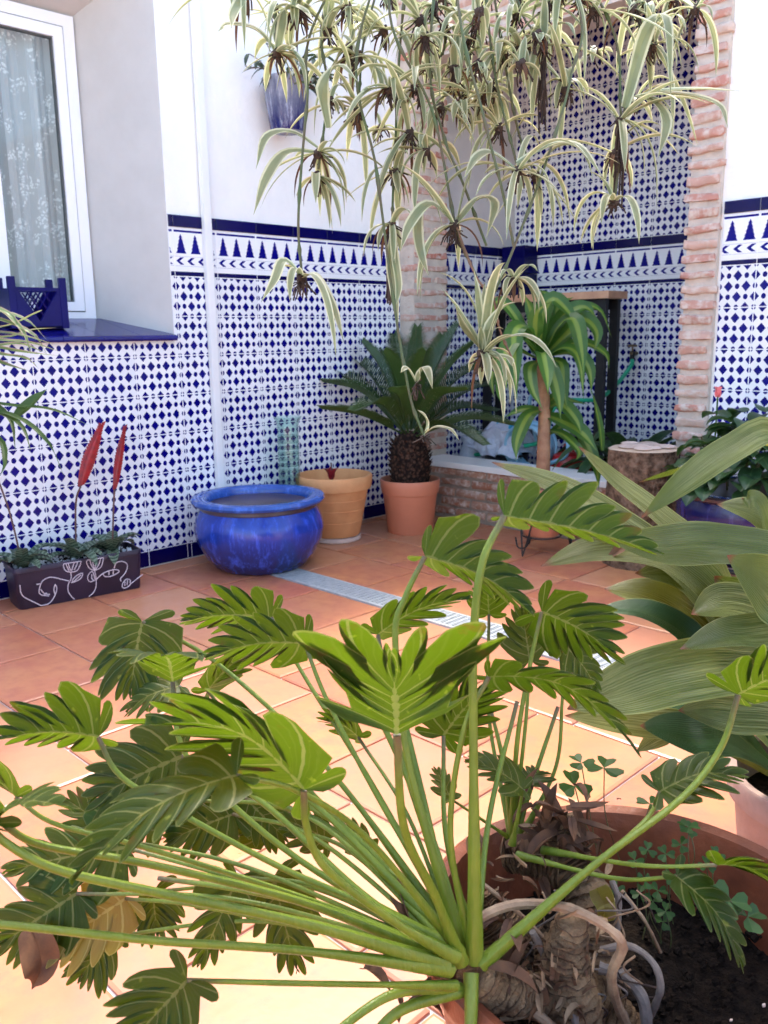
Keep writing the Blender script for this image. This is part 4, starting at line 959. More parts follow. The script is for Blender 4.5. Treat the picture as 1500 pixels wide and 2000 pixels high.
DL = [ # pixel paths of the leaves, depth offset at the tip, width
 ([(1050,690),(1030,640),(1005,650),(1005,720),(1010,780)],-.25,.085),([(1045,700),(1005,640),(985,690),(975,760),(980,790)],-.15,.05),([(1050,690),(1040,620),(1025,575)],-.05,.06),
 ([(1055,690),(1060,620),(1080,585),(1110,610),(1130,640)],-.1,.09),([(1058,690),(1080,640),(1120,600),(1170,605),(1195,660)],.1,.05),([(1060,700),(1090,640),(1120,625),(1135,680),(1140,740)],-.25,.085),
 ([(1060,700),(1110,650),(1140,625),(1165,650),(1160,690)],.0,.10),([(1058,705),(1100,680),(1130,700),(1140,780)],-.2,.06),([(1055,700),(1060,690),(1068,730),(1070,770)],-.25,.07),
 ([(1052,705),(1035,720),(1040,760),(1060,800)],-.25,.06),([(1048,695),(1000,610),(970,590),(955,640)],.1,.06),([(1050,690),(1070,600),(1065,575),(1050,565)],.15,.05),
 ([(1045,700),(990,680),(962,730),(965,780)],.05,.05),([(1062,700),(1130,670),(1180,690),(1190,720)],.15,.06),([(1060,705),(1095,710),(1100,760),(1108,800)],-.1,.06),([(1055,690),(1085,650),(1090,600),(1120,580)],.2,.07),
 ([(1050,690),(1010,660),(985,700),(990,760)],-.3,.08),([(1058,690),(1100,620),(1140,600),(1165,620)],-.05,.08),([(1055,695),(1045,650),(1050,610),(1075,590)],-.15,.07),([(1060,700),(1120,690),(1150,720),(1155,770)],-.15,.07),([(1055,700),(1075,720),(1090,770),(1095,820)],-.25,.07),
 ([(1058,800),(1030,815),(1010,860),(1008,900)],-.15,.065),([(1064,800),(1095,790),(1125,820),(1135,850)],-.1,.075),([(1064,810),(1110,830),(1140,850),(1165,880)],-.15,.09),([(1066,820),(1080,780),(1100,780),(1150,790)],.1,.05),
 ([(1060,800),(1020,800),(985,815)],.05,.04),([(1070,850),(1120,830),(1160,900),(1170,960)],-.05,.07),([(1068,840),(1100,850),(1130,880),(1125,900)],-.2,.05)]
for pts, dd, wd in DL:
    n_ = len(pts)-1; q = [P(x_, y_, cd+dd*i/n_) for i, (x_, y_) in enumerate(pts)]
    av = (q[-1]-q[0]); hv = V((av.x, av.y, 0)); hv = hv.normalized() if hv.length > .02 else CR
    n0 = (V((0,0,.8))-hv*.5-CF*.5).normalized(); n1 = (hv*.6+V((0,0,.3))-CF*.9).normalized()
    m = MB(); strap(m, q, wd*1.2, [n0, n1], .15, 18, .3, .05); m.build('leaf', M['drac'], t)
m = MB(); strap(m, [P(1175,880,cd), P(1170,830,cd), P(1155,760,cd)], .035, camv(.2,0,1), .5, 12, .4); m.build('leaf', M['drac'], t)

# stump with stones
c = V((1.84,1.25,0)); t = thing('tree_stump', 'short bark-covered log stump standing by the right brick jamb', 'stump', c)
rows = []
for i in range(14):
    h_ = .595*i/13; rows.append([])
    for k in range(41):
        an = 2*PI*k/40; dv = V((math.cos(an), math.sin(an), 0)); r_ = .176*(1+.07*noise.noise(V((math.cos(an)*2.5, math.sin(an)*2.5, 1)))+.09*noise.noise(V((math.cos(an)*9, math.sin(an)*9, h_*5)))+.06*max(0, .25-h_))
        rows[-1].append(c+dv*r_+V((0,0,h_)))
MB().grid(rows).build('bark', M['bark'], t)
m = MB(); m.grid([[p+V((0,0,.001)) for p in rows[-1]], [c+(p-c-V((0,0,.595)))*.9+V((0,0,.600)) for p in rows[-1]], [c+V((0,0,.602))]*41]); m.build('cut_face', M['cutwood'], t)
for i in range(11):
    an = i*2.4; r_ = .032*math.sqrt(i)*1.15; s_ = random.uniform(.036,.052); cc = c+V((math.cos(an)*r_, math.sin(an)*r_, .600+s_*.20))
    bm = bmesh.new(); bmesh.ops.create_icosphere(bm, subdivisions=2, radius=1); m = MB()
    m.add([cc+V((v.co.x*s_*1.2, v.co.y*s_, v.co.z*s_*.5))*(1+.15*noise.noise(v.co*1.3+V((i,0,0)))) if False else cc+V((v.co.x*s_*1.2, v.co.y*s_, v.co.z*s_*.28)) for v in bm.verts], [[v.index for v in f.verts] for f in bm.faces]); bm.free()
    tag(m.build('stone', M['stone']), 'smooth pale pinkish stone laid on the cut top of the stump', 'stone', 'stones on the stump')

# dark blue pot on an iron stand, at right
c = V((2.45,1.10,0)); t = thing('iron_stand', 'low black iron stand under the dark blue glazed pot', 'stand', c)
for k in range(4):
    o = rdir(.3+k*PI/2, 0); MB().tube([c+o*.22+V((0,0,.15)), c+o*.23+V((0,0,.0))], .012, 8).build('leg', M['black'], t)
MB().tube([c+V((math.cos(2*PI*i/32)*.22, math.sin(2*PI*i/32)*.22, .145)) for i in range(33)], .010, 8, 0, False).build('ring', M['black'], t)
t = thing('glazed_pot', 'dark navy glazed pot with brown rim full of leafy plants', 'pot', c+V((0,0,.15)))
MB().lathe([(0,.155),(.20,.155),(.22,.165),(.28,.25),(.315,.35),(.318,.41),(.305,.45)], c, 60).build('body', M['darkblue'], t)
MB().lathe([(.303,.448),(.318,.452),(.335,.462),(.338,.474),(.330,.482)], c, 60).build('rim_band', M['potrim'], t)
MB().lathe([(.330,.481),(.300,.486),(.285,.478),(.280,.44),(.27,.43)], c, 60).build('rim', M['bluerim'], t)
MB().lathe([(.281,.442),(.12,.455),(0,.458)], c, 30).build('soil', M['soil'], t)
t = thing('begonia_plant', 'bushy dark green leafy plant with one pink bud in the navy pot', 'plant', c+V((0,0,.45)))
for i in range(170):
    an = random.uniform(0, 2*PI); r_ = .30*math.sqrt(random.random()); h_ = .50+.34*(1-(r_/.30)**2)*random.uniform(.45,1.05)
    b = c+V((math.cos(an)*r_, math.sin(an)*r_, h_)); m = MB(); L_ = random.uniform(.09,.15)
    gleaf(m, b, rdir(an+random.uniform(-.6,.6), random.uniform(-.2,.7)), L_, L_*.72, random.uniform(.5,1.4), 6, .18, .5); m.build('leaf', M['dark'], t)
for i in range(14):
    an = i*2.4; r_ = .03*math.sqrt(i)*1.6; b = c+V((math.cos(an)*r_, math.sin(an)*r_, .45))
    MB().tube(crom([b, b+V((math.cos(an)*.02, math.sin(an)*.02, .12)), b+V((math.cos(an)*.06, math.sin(an)*.06, .26))], 8), .004, 6).build('stem', M['runner'], t)
pb = P(1402,772,(c+V((-.1,0,.8))-CP).dot(CF)); MB().tube(crom([V((pb.x,pb.y,.62)), pb-V((0,0,.03)), pb], 8), .004, 6).build('flower_stalk', M['clover'], t)
m = MB()
for k in range(4): gleaf(m, pb-V((0,0,.01)), rdir(k*1.57, 1.25), .055, .028, .2, 6, .4, .5)
m.build('bud', M['pinkflower'], t)

# ------------------------------------------------------------------ planter with flaming-sword bromeliads
A0, A1 = V((.244,-1.313,0)), V((.330,-.738,0)); ux = (A1-A0).normalized(); uy = V((-ux.y, ux.x, 0)); PL = (A1-A0).length; PDp = .205; PH = .192
t = thing('trough_planter', 'dark purple trough planter with chalk drawn flowers on its front', 'planter', A0)
def pp(a, b, z): return A0+ux*a+uy*b+V((0,0,z))
m = MB(); prof = []
def rrect(ins, z, r=.028, n=5):
    out = []; x0, x1, q0, q1 = ins, PL-ins, ins, PDp-ins
    for cx, cy, a0 in ((x1-r, q1-r, 0), (x0+r, q1-r, PI/2), (x0+r, q0+r, PI), (x1-r, q0+r, 1.5*PI)):
        for i in range(n+1): an = a0+i/n*PI/2; out.append(pp(cx+r*math.cos(an), cy+r*math.sin(an), z))
    return out+[out[0]]
m.grid([rrect(.012,.0), rrect(.010,.004), rrect(.002,.165), rrect(-.001,.168), rrect(-.001,PH-.003), rrect(.001,PH), rrect(.007,PH), rrect(.009,.16), rrect(.012,.15)])
m.build('body', M['planter'], t)
MB().grid([rrect(.010,.163), [pp(PL/2,PDp/2,.168)]*25]).build('soil', M['soil'], t)
ch = MB()
def fz(a, z): return pp(a, lerp(.0105, .0015, z/.165)-.0012, z)
# front face pixel -> planter front coordinates
def fpx(x_, y_):
    d = ray(x_, y_); nrm = uy; q = CP+d*((A0-CP).dot(nrm)/d.dot(nrm)); r_ = q-A0; return (r_.dot(ux), q.z)
def zz(lst): return [(x_/3., 1080+y_/3.) for x_, y_ in lst]
ST = [ # strokes in enlarged picture coordinates
 [(370,40),(372,80),(385,105),(415,112),(450,105),(468,75),(472,15)],[(370,40),(385,28),(398,45),(415,18),(435,40),(450,22),(472,15)],[(398,45),(405,80),(415,105)],[(435,40),(428,75),(420,105)],[(450,25),(450,70),(435,100)],[(385,45),(392,80),(405,105)],
 [(415,112),(418,150),(402,185),(402,225),(420,255),(440,280)],[(418,175),(440,170),(475,150),(485,120),(455,130),(430,155),(425,175)],[(432,170),(455,148),(475,130)],
 [(508,20),(508,60),(525,90),(555,102),(590,85),(602,50),(603,12)],[(508,20),(525,35),(540,18),(560,38),(580,15),(590,30),(603,12)],[(525,35),(535,70),(552,100)],[(560,38),(560,70),(557,100)],[(590,30),(580,65),(562,98)],[(540,18),(545,60),(553,98)],
 [(555,102),(565,150),(565,200),(550,235),(525,258)],[(560,160),(530,170),(515,150),(525,120),(545,112),(560,160)],[(540,125),(540,150),(555,165)],[(568,155),(600,125),(640,105),(680,98),(700,110),(660,135),(620,140),(605,125)],[(640,105),(640,130)],[(665,100),(665,128)],
 [(670,90),(680,60),(710,50),(740,60),(748,85),(735,120),(710,150),(712,168)],[(848,125),(810,150),(770,180),(765,160),(745,155),(725,175),(720,200),(735,208),(760,195),(772,178)],[(735,170),(735,195)],[(750,162),(748,190)],
 [(405,165),(360,155),(320,145),(285,145),(250,165),(235,200),(232,235),(255,250),(275,235)],[(215,185),(240,182)],[(325,185),(335,210),(325,250),(300,290),(280,320)],[(255,250),(290,255)],[(325,185),(318,215),(325,245)],[(240,215),(262,240),(295,245)],
 [(245,325),(200,290),(140,258),(95,232)],[(245,325),(285,318)],[(55,200),(75,235),(95,232)]]
for s_ in ST:
    q = []
    for x_, y_ in zz(s_):
        a_, z_ = fpx(x_, y_); q.append(fz(min(max(a_, .02), PL-.004), min(max(z_, .006), PH-.01)))
    if len(q) > 1: ch.tube(crom(q, 5*(len(q)-1)), .0024, 5, 0, True, None)
ch.build('chalk_drawing', M['chalk'], t)
pb_ = MB()
for i in range(300):
    a_, b_ = random.uniform(.02, PL-.02), random.uniform(.015, PDp-.02); s_ = random.uniform(.003,.006); an = random.uniform(0, 6)
    pb_.obox(pp(a_, b_, .172+random.uniform(0,.006)), rdir(an,.3), rdir(an+1.57,.1), rdir(an,1.5), (s_, s_*.8, s_*.7))
tag(pb_.build('white_gravel', M['pebble'], t, False), None, None, None, 'stuff')
def brom(a_, b_, label, spike, sc1):
    b0 = pp(a_, b_, .17); o = thing('bromeliad', label, 'bromeliad', b0, 'bromeliads in the dark trough')
    for k in range(11):
        an = k*2.4+a_*20; m = MB(); gleaf(m, b0+rdir(an,0)*.008, rdir(an, random.uniform(.7,1.3)), random.uniform(.14,.21)*sc1, .055, random.uniform(.8,1.6), 9, .25, .8); m.build('leaf', M['brom'], o)
    dd = (b0-CP).dot(CF)
    if spike:
        (sx, sy0), (s1x, s1y), (tx, ty), wd = spike
        st = [b0, P(sx, sy0, dd), P(s1x, s1y, dd)]; MB().tube(crom(st, 12), .0045, 6).build('flower_stalk', M['stalk'], o)
        if wd:
            q = crom([P(s1x, s1y, dd), P((s1x+tx)/2-2, (s1y+ty)/2, dd), P(tx, ty, dd)], 20); m = MB()
            for i in range(40):
                f_ = i/39; p = q[int(f_*19)].lerp(q[min(20,int(f_*19)+1)], f_*19 % 1); tg = (q[-1]-q[0]).normalized(); sd = CR*(1 if i % 2 else -1)
                w_ = wd*(.45+.55*math.sin(PI*min(1, f_*1.0+.12)))
                e_ = p+sd*w_+tg*.035; m.add([p-tg*.012, p+tg*.028, e_, p+sd*w_*.6-tg*.002, p-CF*.006+sd*w_*.4+tg*.012, p+CF*.006+sd*w_*.4+tg*.012], [(0,3,4),(3,2,4),(2,1,4),(1,0,4),(0,5,3),(3,5,2),(2,5,1),(1,5,0)])
            m.tube(q, [max(.002, wd*.5*math.sin(PI*(.1+.9*i/20))) for i in range(21)], 8, 0, True, None, .6)
            m.build('red_flower_spike', M['redspike'], o)
brom(.30,.10,'bromeliad with the larger leaning red spike, middle of the trough', [(148,985),(158,948),(198,830),.036], 1.0)
brom(.47,.10,'bromeliad with the slimmer upright red spike, right end of the trough', [(222,985),(224,955),(244,836),.022], 1.0)
brom(.06,.09,'bromeliad with a long bare leaning stalk, left end of the trough', [(20,1005),(-10,920),(-40,840),0], .95)

# ------------------------------------------------------------------ blue crate on the sill
yb = onx(133,600,-.10).y; ya = onx(20,600,-.10).y; sb = lambda x_: zf+(rz0-zf)*(-x_/-WX)
zb0 = onx(75,640,-.10).z-.004; zb1 = onx(75,541,-.10).z
t = thing('blue_planter_box', 'cobalt blue plastic planter box with lattice front on the window sill', 'planter', (-.13,(ya+yb)/2,zb0))
cw = .034; x0_, x1_ = -.26, -.10
for yy in (ya, yb-cw):
    for xx in (x0_, x1_-.02): MB().bbox((xx,yy,zb0), (xx+.02,yy+cw,zb1), .003).build('corner_post', M['blue_plastic'], t, False)
zm = lerp(zb0, zb1, .80); yc = (ya+yb)/2
for xx in (x0_+.004, x1_-.014):
    m = MB(); hwid = (yb-ya)/2-cw; zt_, zl_ = zm-.016, zb0+.030
    m.add([(xx,ya+cw,zb0),(xx,yb-cw,zb0),(xx,yb-cw,zm),(xx,ya+cw,zm),(xx,ya+cw+.01,zt_),(xx,yb-cw-.01,zt_),(xx,yc,zl_)], [(0,1,6),(1,2,5,6),(2,3,4,5),(3,0,6,4)])
    m.add([(xx+.010,ya+cw,zb0),(xx+.010,yb-cw,zb0),(xx+.010,yb-cw,zm),(xx+.010,ya+cw,zm),(xx+.010,ya+cw+.01,zt_),(xx+.010,yb-cw-.01,zt_),(xx+.010,yc,zl_)], [(0,1,6),(1,2,5,6),(2,3,4,5),(3,0,6,4)])
    for a_, b_ in ((4,5),(5,6),(6,4),(2,3)):
        m.f.append((a_, b_, b_+7, a_+7)); m.mi.append(0)
    m.build('front_panel', M['blue_plastic'], t, False)
    la = MB(); hh = zt_-zl_; hw_ = hwid-.01
    for k in range(-3, 5):
        for sg in (-1, 1):
            # lattice bars parallel to the triangle sides
            pts = []
            for s_ in range(0, 41):
                y_ = yc-hw_+2*hw_*s_/40; z_ = zl_+hh*(sg*(y_-yc)/hw_ + k/2.4)
                if zl_+hh*abs(y_-yc)/hw_-.001 <= z_ <= zt_: pts.append(V((xx+.005, y_, z_)))
            if len(pts) > 3: la.tube([pts[0], pts[-1]], .0042, 5)
    la.build('lattice', M['blue_plastic'], t, False)
for yy in (ya+.004, yb-.014): MB().box((x0_+.02,yy,zb0), (x1_-.02,yy+.010,zm-.01)).build('side_panel', M['blue_plastic'], t, False)
MB().box((x0_+.004,ya+.004,zb0+.002), (x1_-.004,yb-.004,zb0+.010)).build('base', M['blue_plastic'], t, False)

# ------------------------------------------------------------------ wall pot
c = V((.125,.405,0)); zt = 2.505; zb = 2.245
t = thing('wall_pot', 'mottled white and blue ceramic pot hung high on the white wall', 'pot', (0,.405,zb))
m = MB().lathe([(0,zb),(.085,zb),(.09,zb+.01),(.108,zb+.13),(.118,zb+.23),(.126,zb+.245),(.128,zt),(.120,zt+.004),(.112,zt-.01),(.108,zt-.04),(0,zt-.045)], c, 40)
m.build('body', M['mottled'], t)
MB().lathe([(.109,zt-.035),(0,zt-.03)], c, 20).build('soil', M['soil'], t)
MB().tube([V((0,.405,zt-.03)), V((.012,.405,zt-.03))], .01, 8).build('wall_hook', M['black'], t)
t = thing('trailing_plant', 'dark grey-green trailing plant spilling from the wall pot', 'plant', c+V((0,0,zt-.03)))
for i in range(34):
    an = random.uniform(-PI*.62, PI*.62); b = c+V((math.cos(an)*.07, math.sin(an)*.07, zt-.03)); L_ = random.uniform(.10,.24)
    e = b+rdir(an, random.uniform(.0,1.0))*L_ + V((0,0,-.08*random.random())); e.x = max(e.x, .05)
    MB().tube(crom([b, b.lerp(e,.5)+V((0,0,.03)), e], 8), .0022, 5).build('stem', M['stalk'], t)
    for k in range(2):
        m = MB(); gleaf(m, e if k else b.lerp(e,.55)+V((0,0,.03)), rdir(an+random.uniform(-.8,.8), random.uniform(-.4,.4)), random.uniform(.08,.13), random.uniform(.022,.038), random.uniform(.3,1.2), 7, .2, .35); m.build('leaf', M['wallplant'], t)

# ------------------------------------------------------------------ plants coming in from the left edge
b = P(-330,660,3.0); t = thing('dragon_tree', 'arching narrow leaves with pinkish edges reaching in at the left edge', 'plant', (b.x, b.y, 0))
MB().lathe([(0,0),(.14,0),(.17,.28),(.16,.28),(.15,.25),(0,.25)], V((b.x,b.y,0)), 32).build('pot', M['terra_pink'], t)
MB().tube(crom([V((b.x,b.y,.25)), V((b.x+.02,b.y,.6)), b], 14), .018, 10).build('trunk', M['cane'], t)
GP = [[(-120,640),(-20,610),(50,625),(95,668)],[(-120,640),(0,640),(70,612),(82,605)],[(-120,640),(0,660),(60,645),(110,640)],[(-120,650),(0,665),(60,670),(120,688)],[(-120,650),(0,680),(60,690),(118,695)],[(-120,650),(-10,690),(50,700),(75,720)],
      [(-120,640),(-20,600),(40,640),(60,690)],[(-120,640),(-30,620),(60,650),(96,700)],[(-120,650),(-10,650),(40,655),(105,672)],[(-120,640),(-40,600),(20,615),(45,660)],[(-120,655),(-20,675),(40,672),(90,690)],[(-120,655),(-20,700),(20,715),(60,725)],
      [(-140,760),(-20,800),(40,830),(60,880)],[(-140,760),(0,790),(100,800),(172,830)],[(-140,760),(-30,780),(20,820),(30,880)],[(-140,780),(-10,850),(10,900),(0,930)],[(-140,770),(20,810),(90,860),(125,930)]]
for i, q in enumerate(GP):
    m = MB(); strap(m, [b]+[P(x_, y_, 3.0-.12*k*random.random()) for k, (x_, y_) in enumerate(q)], .024 if i < 12 else .022, camv(.1,.8,.5), .2, 14, .5, .05); m.build('leaf', M['grass'] if i < 12 else M['grass_dark'], t)
m = MB(); strap(m, [P(30,815,2.95), P(60,790,2.95), P(92,760,2.95)], .05, camv(-.4,.3,.9), .2, 12, .4); m.build('leaf', M['grass_dark'], t)

# ------------------------------------------------------------------ things inside the niche
tx1 = ony(1195,572,2.3); zt_ = tx1.z
t = thing('black_shelf_frame', 'tall black metal frame with a brown wooden top inside the niche', 'table', (.5,2.4,0))
MB().bbox((-.04,2.26,zt_-.034), (tx1.x,2.50,zt_+.014), .004).build('wooden_top', M['darkwood'], t, False)
for xx in (-.03, tx1.x-.10):
    for yy in (2.30, 2.45): MB().box((xx,yy,0), (xx+.06,yy+.035,zt_-.03)).build('post', M['black'], t, False)
for yy in (2.30, 2.45): MB().box((.03,yy+.005,zt_-.10), (tx1.x-.10,yy+.03,zt_-.032)).build('rail', M['black'], t, False)
MB().box((-.03,2.30,.45), (tx1.x-.04,2.485,.48)).build('lower_shelf', M['black'], t, False)
# tap and hose
fp = ony(1238,690,2.66); t = thing('garden_tap', 'small dark tap on the niche tiles with the green hose attached', 'tap', (fp.x, 2.7, fp.z))
MB().tube([V((fp.x,2.698,fp.z)), V((fp.x,2.62,fp.z))], .012, 8).build('spout', M['brass'], t)
MB().tube([V((fp.x,2.64,fp.z-.05)), V((fp.x,2.64,fp.z+.015))], .016, 10).build('valve', M['black'], t)
MB().tube([V((fp.x-.03,2.64,fp.z+.05)), V((fp.x+.03,2.64,fp.z+.05))], .008, 8).build('handle', M['brass'], t)
MB().tube([V((fp.x,2.64,fp.z+.01)), V((fp.x,2.64,fp.z+.05))], .006, 8).build('spindle', M['brass'], t)
hs = [V((fp.x,2.64,fp.z-.04)), ony(1232,715,2.60), ony(1200,755,2.5), ony(1165,780,2.35), ony(1110,782,2.2), ony(1080,800,2.1), ony(1060,860,2.0), ony(990,875,1.95), ony(930,888,1.9), ony(905,880,1.95), ony(960,860,2.05), V((.45,2.0,.1))]
tag(MB().tube(crom(hs, 90), .014, 10).build('garden_hose', M['hose_green']), 'bright green garden hose looping from the tap behind the low wall', 'hose')
c = ony(1060,870,2.0); m = MB()
for k in range(7):
    r_ = .15-.006*(k % 3); m.tube([V((c.x-.05+math.cos(2*PI*i/40)*r_, 1.86+k*.024, .44+math.sin(2*PI*i/40)*r_)) for i in range(41)], .012, 8, 0, False)
t = thing('hose_reel', 'coil of pale blue hose on a cyan reel behind the low wall', 'hose reel', (c.x-.05,1.93,.3))
m.build('coil', M['hose_blue'], t)
cc = V((ony(985,880,1.95).x, 1.95, .44)); m = MB()
for k in range(2):
    m.lathe([(.02,0),(.14,0),(.15,.008),(.14,.016),(.02,.016)], V((0,0,0)), 32)
    for i in range(len(m.v)-32*5, len(m.v)): p = m.v[i]; m.v[i] = cc+V((p.z+k*.11-.06, p.y*.0+p.x*.35, p.y))
m.build('reel_disc', M['hose_cyan'], t)
m = MB()
for k in range(9): m.tube([cc+V((-.04+k*.010, math.cos(2*PI*i/28)*.045, math.sin(2*PI*i/28)*.125)) for i in range(29)], .008, 6, 0, False)
m.build('wound_hose', M['hose_blue'], t)
MB().box((c.x-.16,1.84,0), (c.x+.06,2.04,.28)).build('foot', M['darkplastic'], t, False)
tag(MB().tube(crom([ony(1075,905,1.9), ony(1105,890,1.9), ony(1108,862,1.9), ony(1090,845,1.92), ony(1075,838,1.95), ony(1060,800,2.0), ony(1045,770,2.0), ony(1035,800,2.05), V((.75,2.0,.2))], 60), .013, 10).build('pale_hose', M['hose_blue']), 'loose loop of pale blue hose beside the cane of the corn plant', 'hose')
# crumpled plastic sheeting over a bucket
q0 = ony(950,800,2.05); rows = []
for i in range(22):
    rows.append([])
    for j in range(26):
        a_, b_ = i/21*2-1, j/25*2-1; r_ = max(abs(a_), abs(b_)); h_ = .60-.34*max(0, r_-.35)**1.1
        p = V((.42+a_*.20, 2.0+b_*.18, h_)); rows[-1].append(p+V((noise.noise(p*14), noise.noise(p*14+V((7,0,0))), noise.noise(p*11+V((0,5,0)))))*.05)
tag(MB().grid(rows).build('plastic_sheet', M['sheet']), 'crumpled translucent plastic sheet draped behind the low wall', 'plastic sheet')
t = thing('bucket', 'dark bucket mostly hidden under the crumpled plastic sheet', 'bucket', (.42,2.0,0))
MB().lathe([(0,0),(.12,0),(.15,.36),(.155,.37),(.145,.37),(.12,.05)], V((.42,2.0,0)), 32).build('body', M['darkplastic'], t)
rp = ony(1105,885,1.98); t = thing('watering_can', 'red plastic watering can behind the low wall by the blue hose', 'watering can', (rp.x,2.0,0))
MB().lathe([(0,0),(.10,0),(.105,.02),(.105,.34),(.09,.40),(.05,.42),(0,.42)], V((rp.x,2.0,0)), 28).build('body', M['redplastic'], t)
MB().tube(crom([V((rp.x+.09,2.0,.1)), V((rp.x+.17,1.98,.3)), V((rp.x+.2,1.97,.42))], 10), .014, 8).build('spout', M['redplastic'], t)
MB().tube(crom([V((rp.x-.05,2.0,.40)), V((rp.x,2.0,.47)), V((rp.x+.06,2.0,.40))], 12), .010, 8).build('handle', M['redplastic'], t)
t = thing('white_bag', 'pale blue-white sack slumped behind the low wall beside the palm', 'bag', (.12,1.95,0))
m = MB().lathe([(0,0),(.10,0),(.13,.15),(.11,.33),(.06,.42),(.07,.47),(0,.46)], V((.16,1.95,0)), 30)
for i, v in enumerate(m.v): m.v[i] = v+V((noise.noise(v*12), noise.noise(v*12+V((4,0,0))), 0))*.03
m.build('sack', M['sheet'], t)
# dark strap-leaved plant in the niche
t = thing('potted_aspidistra', 'dark green strap-leaved plant in the niche behind the stump', 'plant', (1.33,2.05,0))
MB().lathe([(0,0),(.13,0),(.16,.30),(.15,.30),(.14,.26),(0,.26)], V((1.33,2.05,0)), 32).build('pot', M['darkplastic'], t)
for i in range(22):
    an = i*2.4; m = MB(); gleaf(m, V((1.33+math.cos(an)*.04, 2.05+math.sin(an)*.04, .27)), rdir(an, random.uniform(.75,1.25)), random.uniform(.55,.75), .11, random.uniform(1.3,2.4), 12, .15, .12); m.build('leaf', M['asp_dark'], t)

# ------------------------------------------------------------------ hanging spider plant
hb = P(905,-330,1.62); t = thing('hanging_spider_plant', 'hanging variegated spider plant trailing runners of pale plantlets', 'plant', hb)
def runner(pts, r=.0023, mt='runner', knots=True):
    cl = crom([P(*q) for q in pts], 40)
    rr = [r*(1+(.7 if (i % 7 == 0 and knots) else 0)) for i in range(41)]
    MB().tube(cl, rr, 7).build('runner', M[mt], t)
RUN = [[(890,-330,1.6),(894,0,1.45),(945,230,1.42),(978,360,1.42),(1004,482,1.42)],[(960,-330,1.62),(1125,0,1.52),(1115,150,1.48),(1062,330,1.45),(1003,485,1.42),(962,580,1.41)],
 [(880,-300,1.62),(840,100,1.55),(865,260,1.52),(905,360,1.5),(950,480,1.5)],[(860,-300,1.6),(760,0,1.5),(845,220,1.5),(890,440,1.5),(930,540,1.46)],[(840,-300,1.6),(700,80,1.5),(735,330,1.48),(765,560,1.47),(785,690,1.46),(805,790,1.45),(828,850,1.45)],
 [(820,-300,1.6),(620,30,1.5),(600,200,1.48),(583,420,1.47),(590,545,1.46)],[(800,-300,1.6),(560,-60,1.52),(540,60,1.5),(541,110,1.5)],[(820,-300,1.6),(640,0,1.55),(640,180,1.52),(622,330,1.5)],[(1000,-300,1.62),(1235,0,1.6),(1222,200,1.58),(1200,400,1.56)],
 [(1000,-300,1.62),(1330,-40,1.6),(1360,20,1.6)],[(930,-300,1.62),(1010,0,1.7),(1050,70,1.7)],[(870,-300,1.62),(900,100,1.75),(905,190,1.75)],[(850,-300,1.6),(790,0,1.58),(770,330,1.56),(766,440,1.55)],[(930,-300,1.6),(960,100,1.6),(1010,325,1.6)],
 [(830,-300,1.6),(720,40,1.62),(700,200,1.6)],[(940,-300,1.6),(1180,20,1.55),(1215,240,1.55)],[(860,-300,1.6),(870,60,1.66),(850,120,1.66)],[(920,-300,1.6),(1000,200,1.65),(1045,345,1.64)]]
for q in RUN: runner(q)
runner([(890,440,1.5),(930,540,1.46),(962,580,1.45),(975,640,1.45),(1000,700,1.45)], .0018, 'runner_dry')
PLN = [ # x, y, depth, leaves, length, elevation bias
 (541,105,1.50,11,.115,.2),(622,300,1.50,12,.13,.1),(618,345,1.50,8,.09,-.1),(590,540,1.46,3,.17,.55),(760,175,1.52,9,.13,.3),(812,170,1.53,10,.15,.3),(765,440,1.55,6,.10,.0),(770,335,1.56,8,.12,.1),(888,440,1.5,7,.15,.6),
 (942,690,1.42,10,.10,.5),(946,692,1.42,6,.15,1.05),(1003,545,1.42,9,.08,.5),(1010,335,1.45,12,.15,.5),(1046,342,1.64,10,.14,.5),(1062,90,1.55,10,.14,.6),(1200,395,1.56,8,.13,.55),(1212,235,1.55,10,.17,.6),(1358,20,1.6,9,.12,.4),
 (905,190,1.75,9,.12,.3),(948,190,1.7,9,.12,.3),(800,260,1.55,8,.13,.1),(832,295,1.56,9,.13,.2),(1050,60,1.7,10,.15,.5),(700,110,1.6,9,.14,.4),(868,50,1.66,10,.15,.5),(640,60,1.55,9,.13,.4),(985,110,1.65,9,.15,.4),(1105,175,1.6,7,.13,.5),
 (1160,20,1.55,8,.15,.5),(1275,90,1.6,8,.16,.5),(750,60,1.6,9,.15,.4),(820,40,1.58,9,.15,.4),(930,50,1.62,10,.15,.4),(1010,30,1.62,9,.15,.4),(700,215,1.6,8,.13,.3),(860,210,1.62,8,.12,.3),(1235,20,1.58,8,.15,.4),(1200,300,1.57,7,.15,.5),(590,20,1.52,8,.14,.4),(975,250,1.66,8,.13,.4),(480,-20,1.5,6,.14,.3),(1100,-20,1.55,8,.16,.3)]
lp = random.Random(11); nleaf = 0; rest = MB(); rroot = MB()
PLN += [(lp.uniform(520,1330), lp.uniform(-40,250)*lp.uniform(.4,1), lp.uniform(1.5,1.85), lp.randint(5,8), lp.uniform(.05,.10), .3) for _ in range(48)]
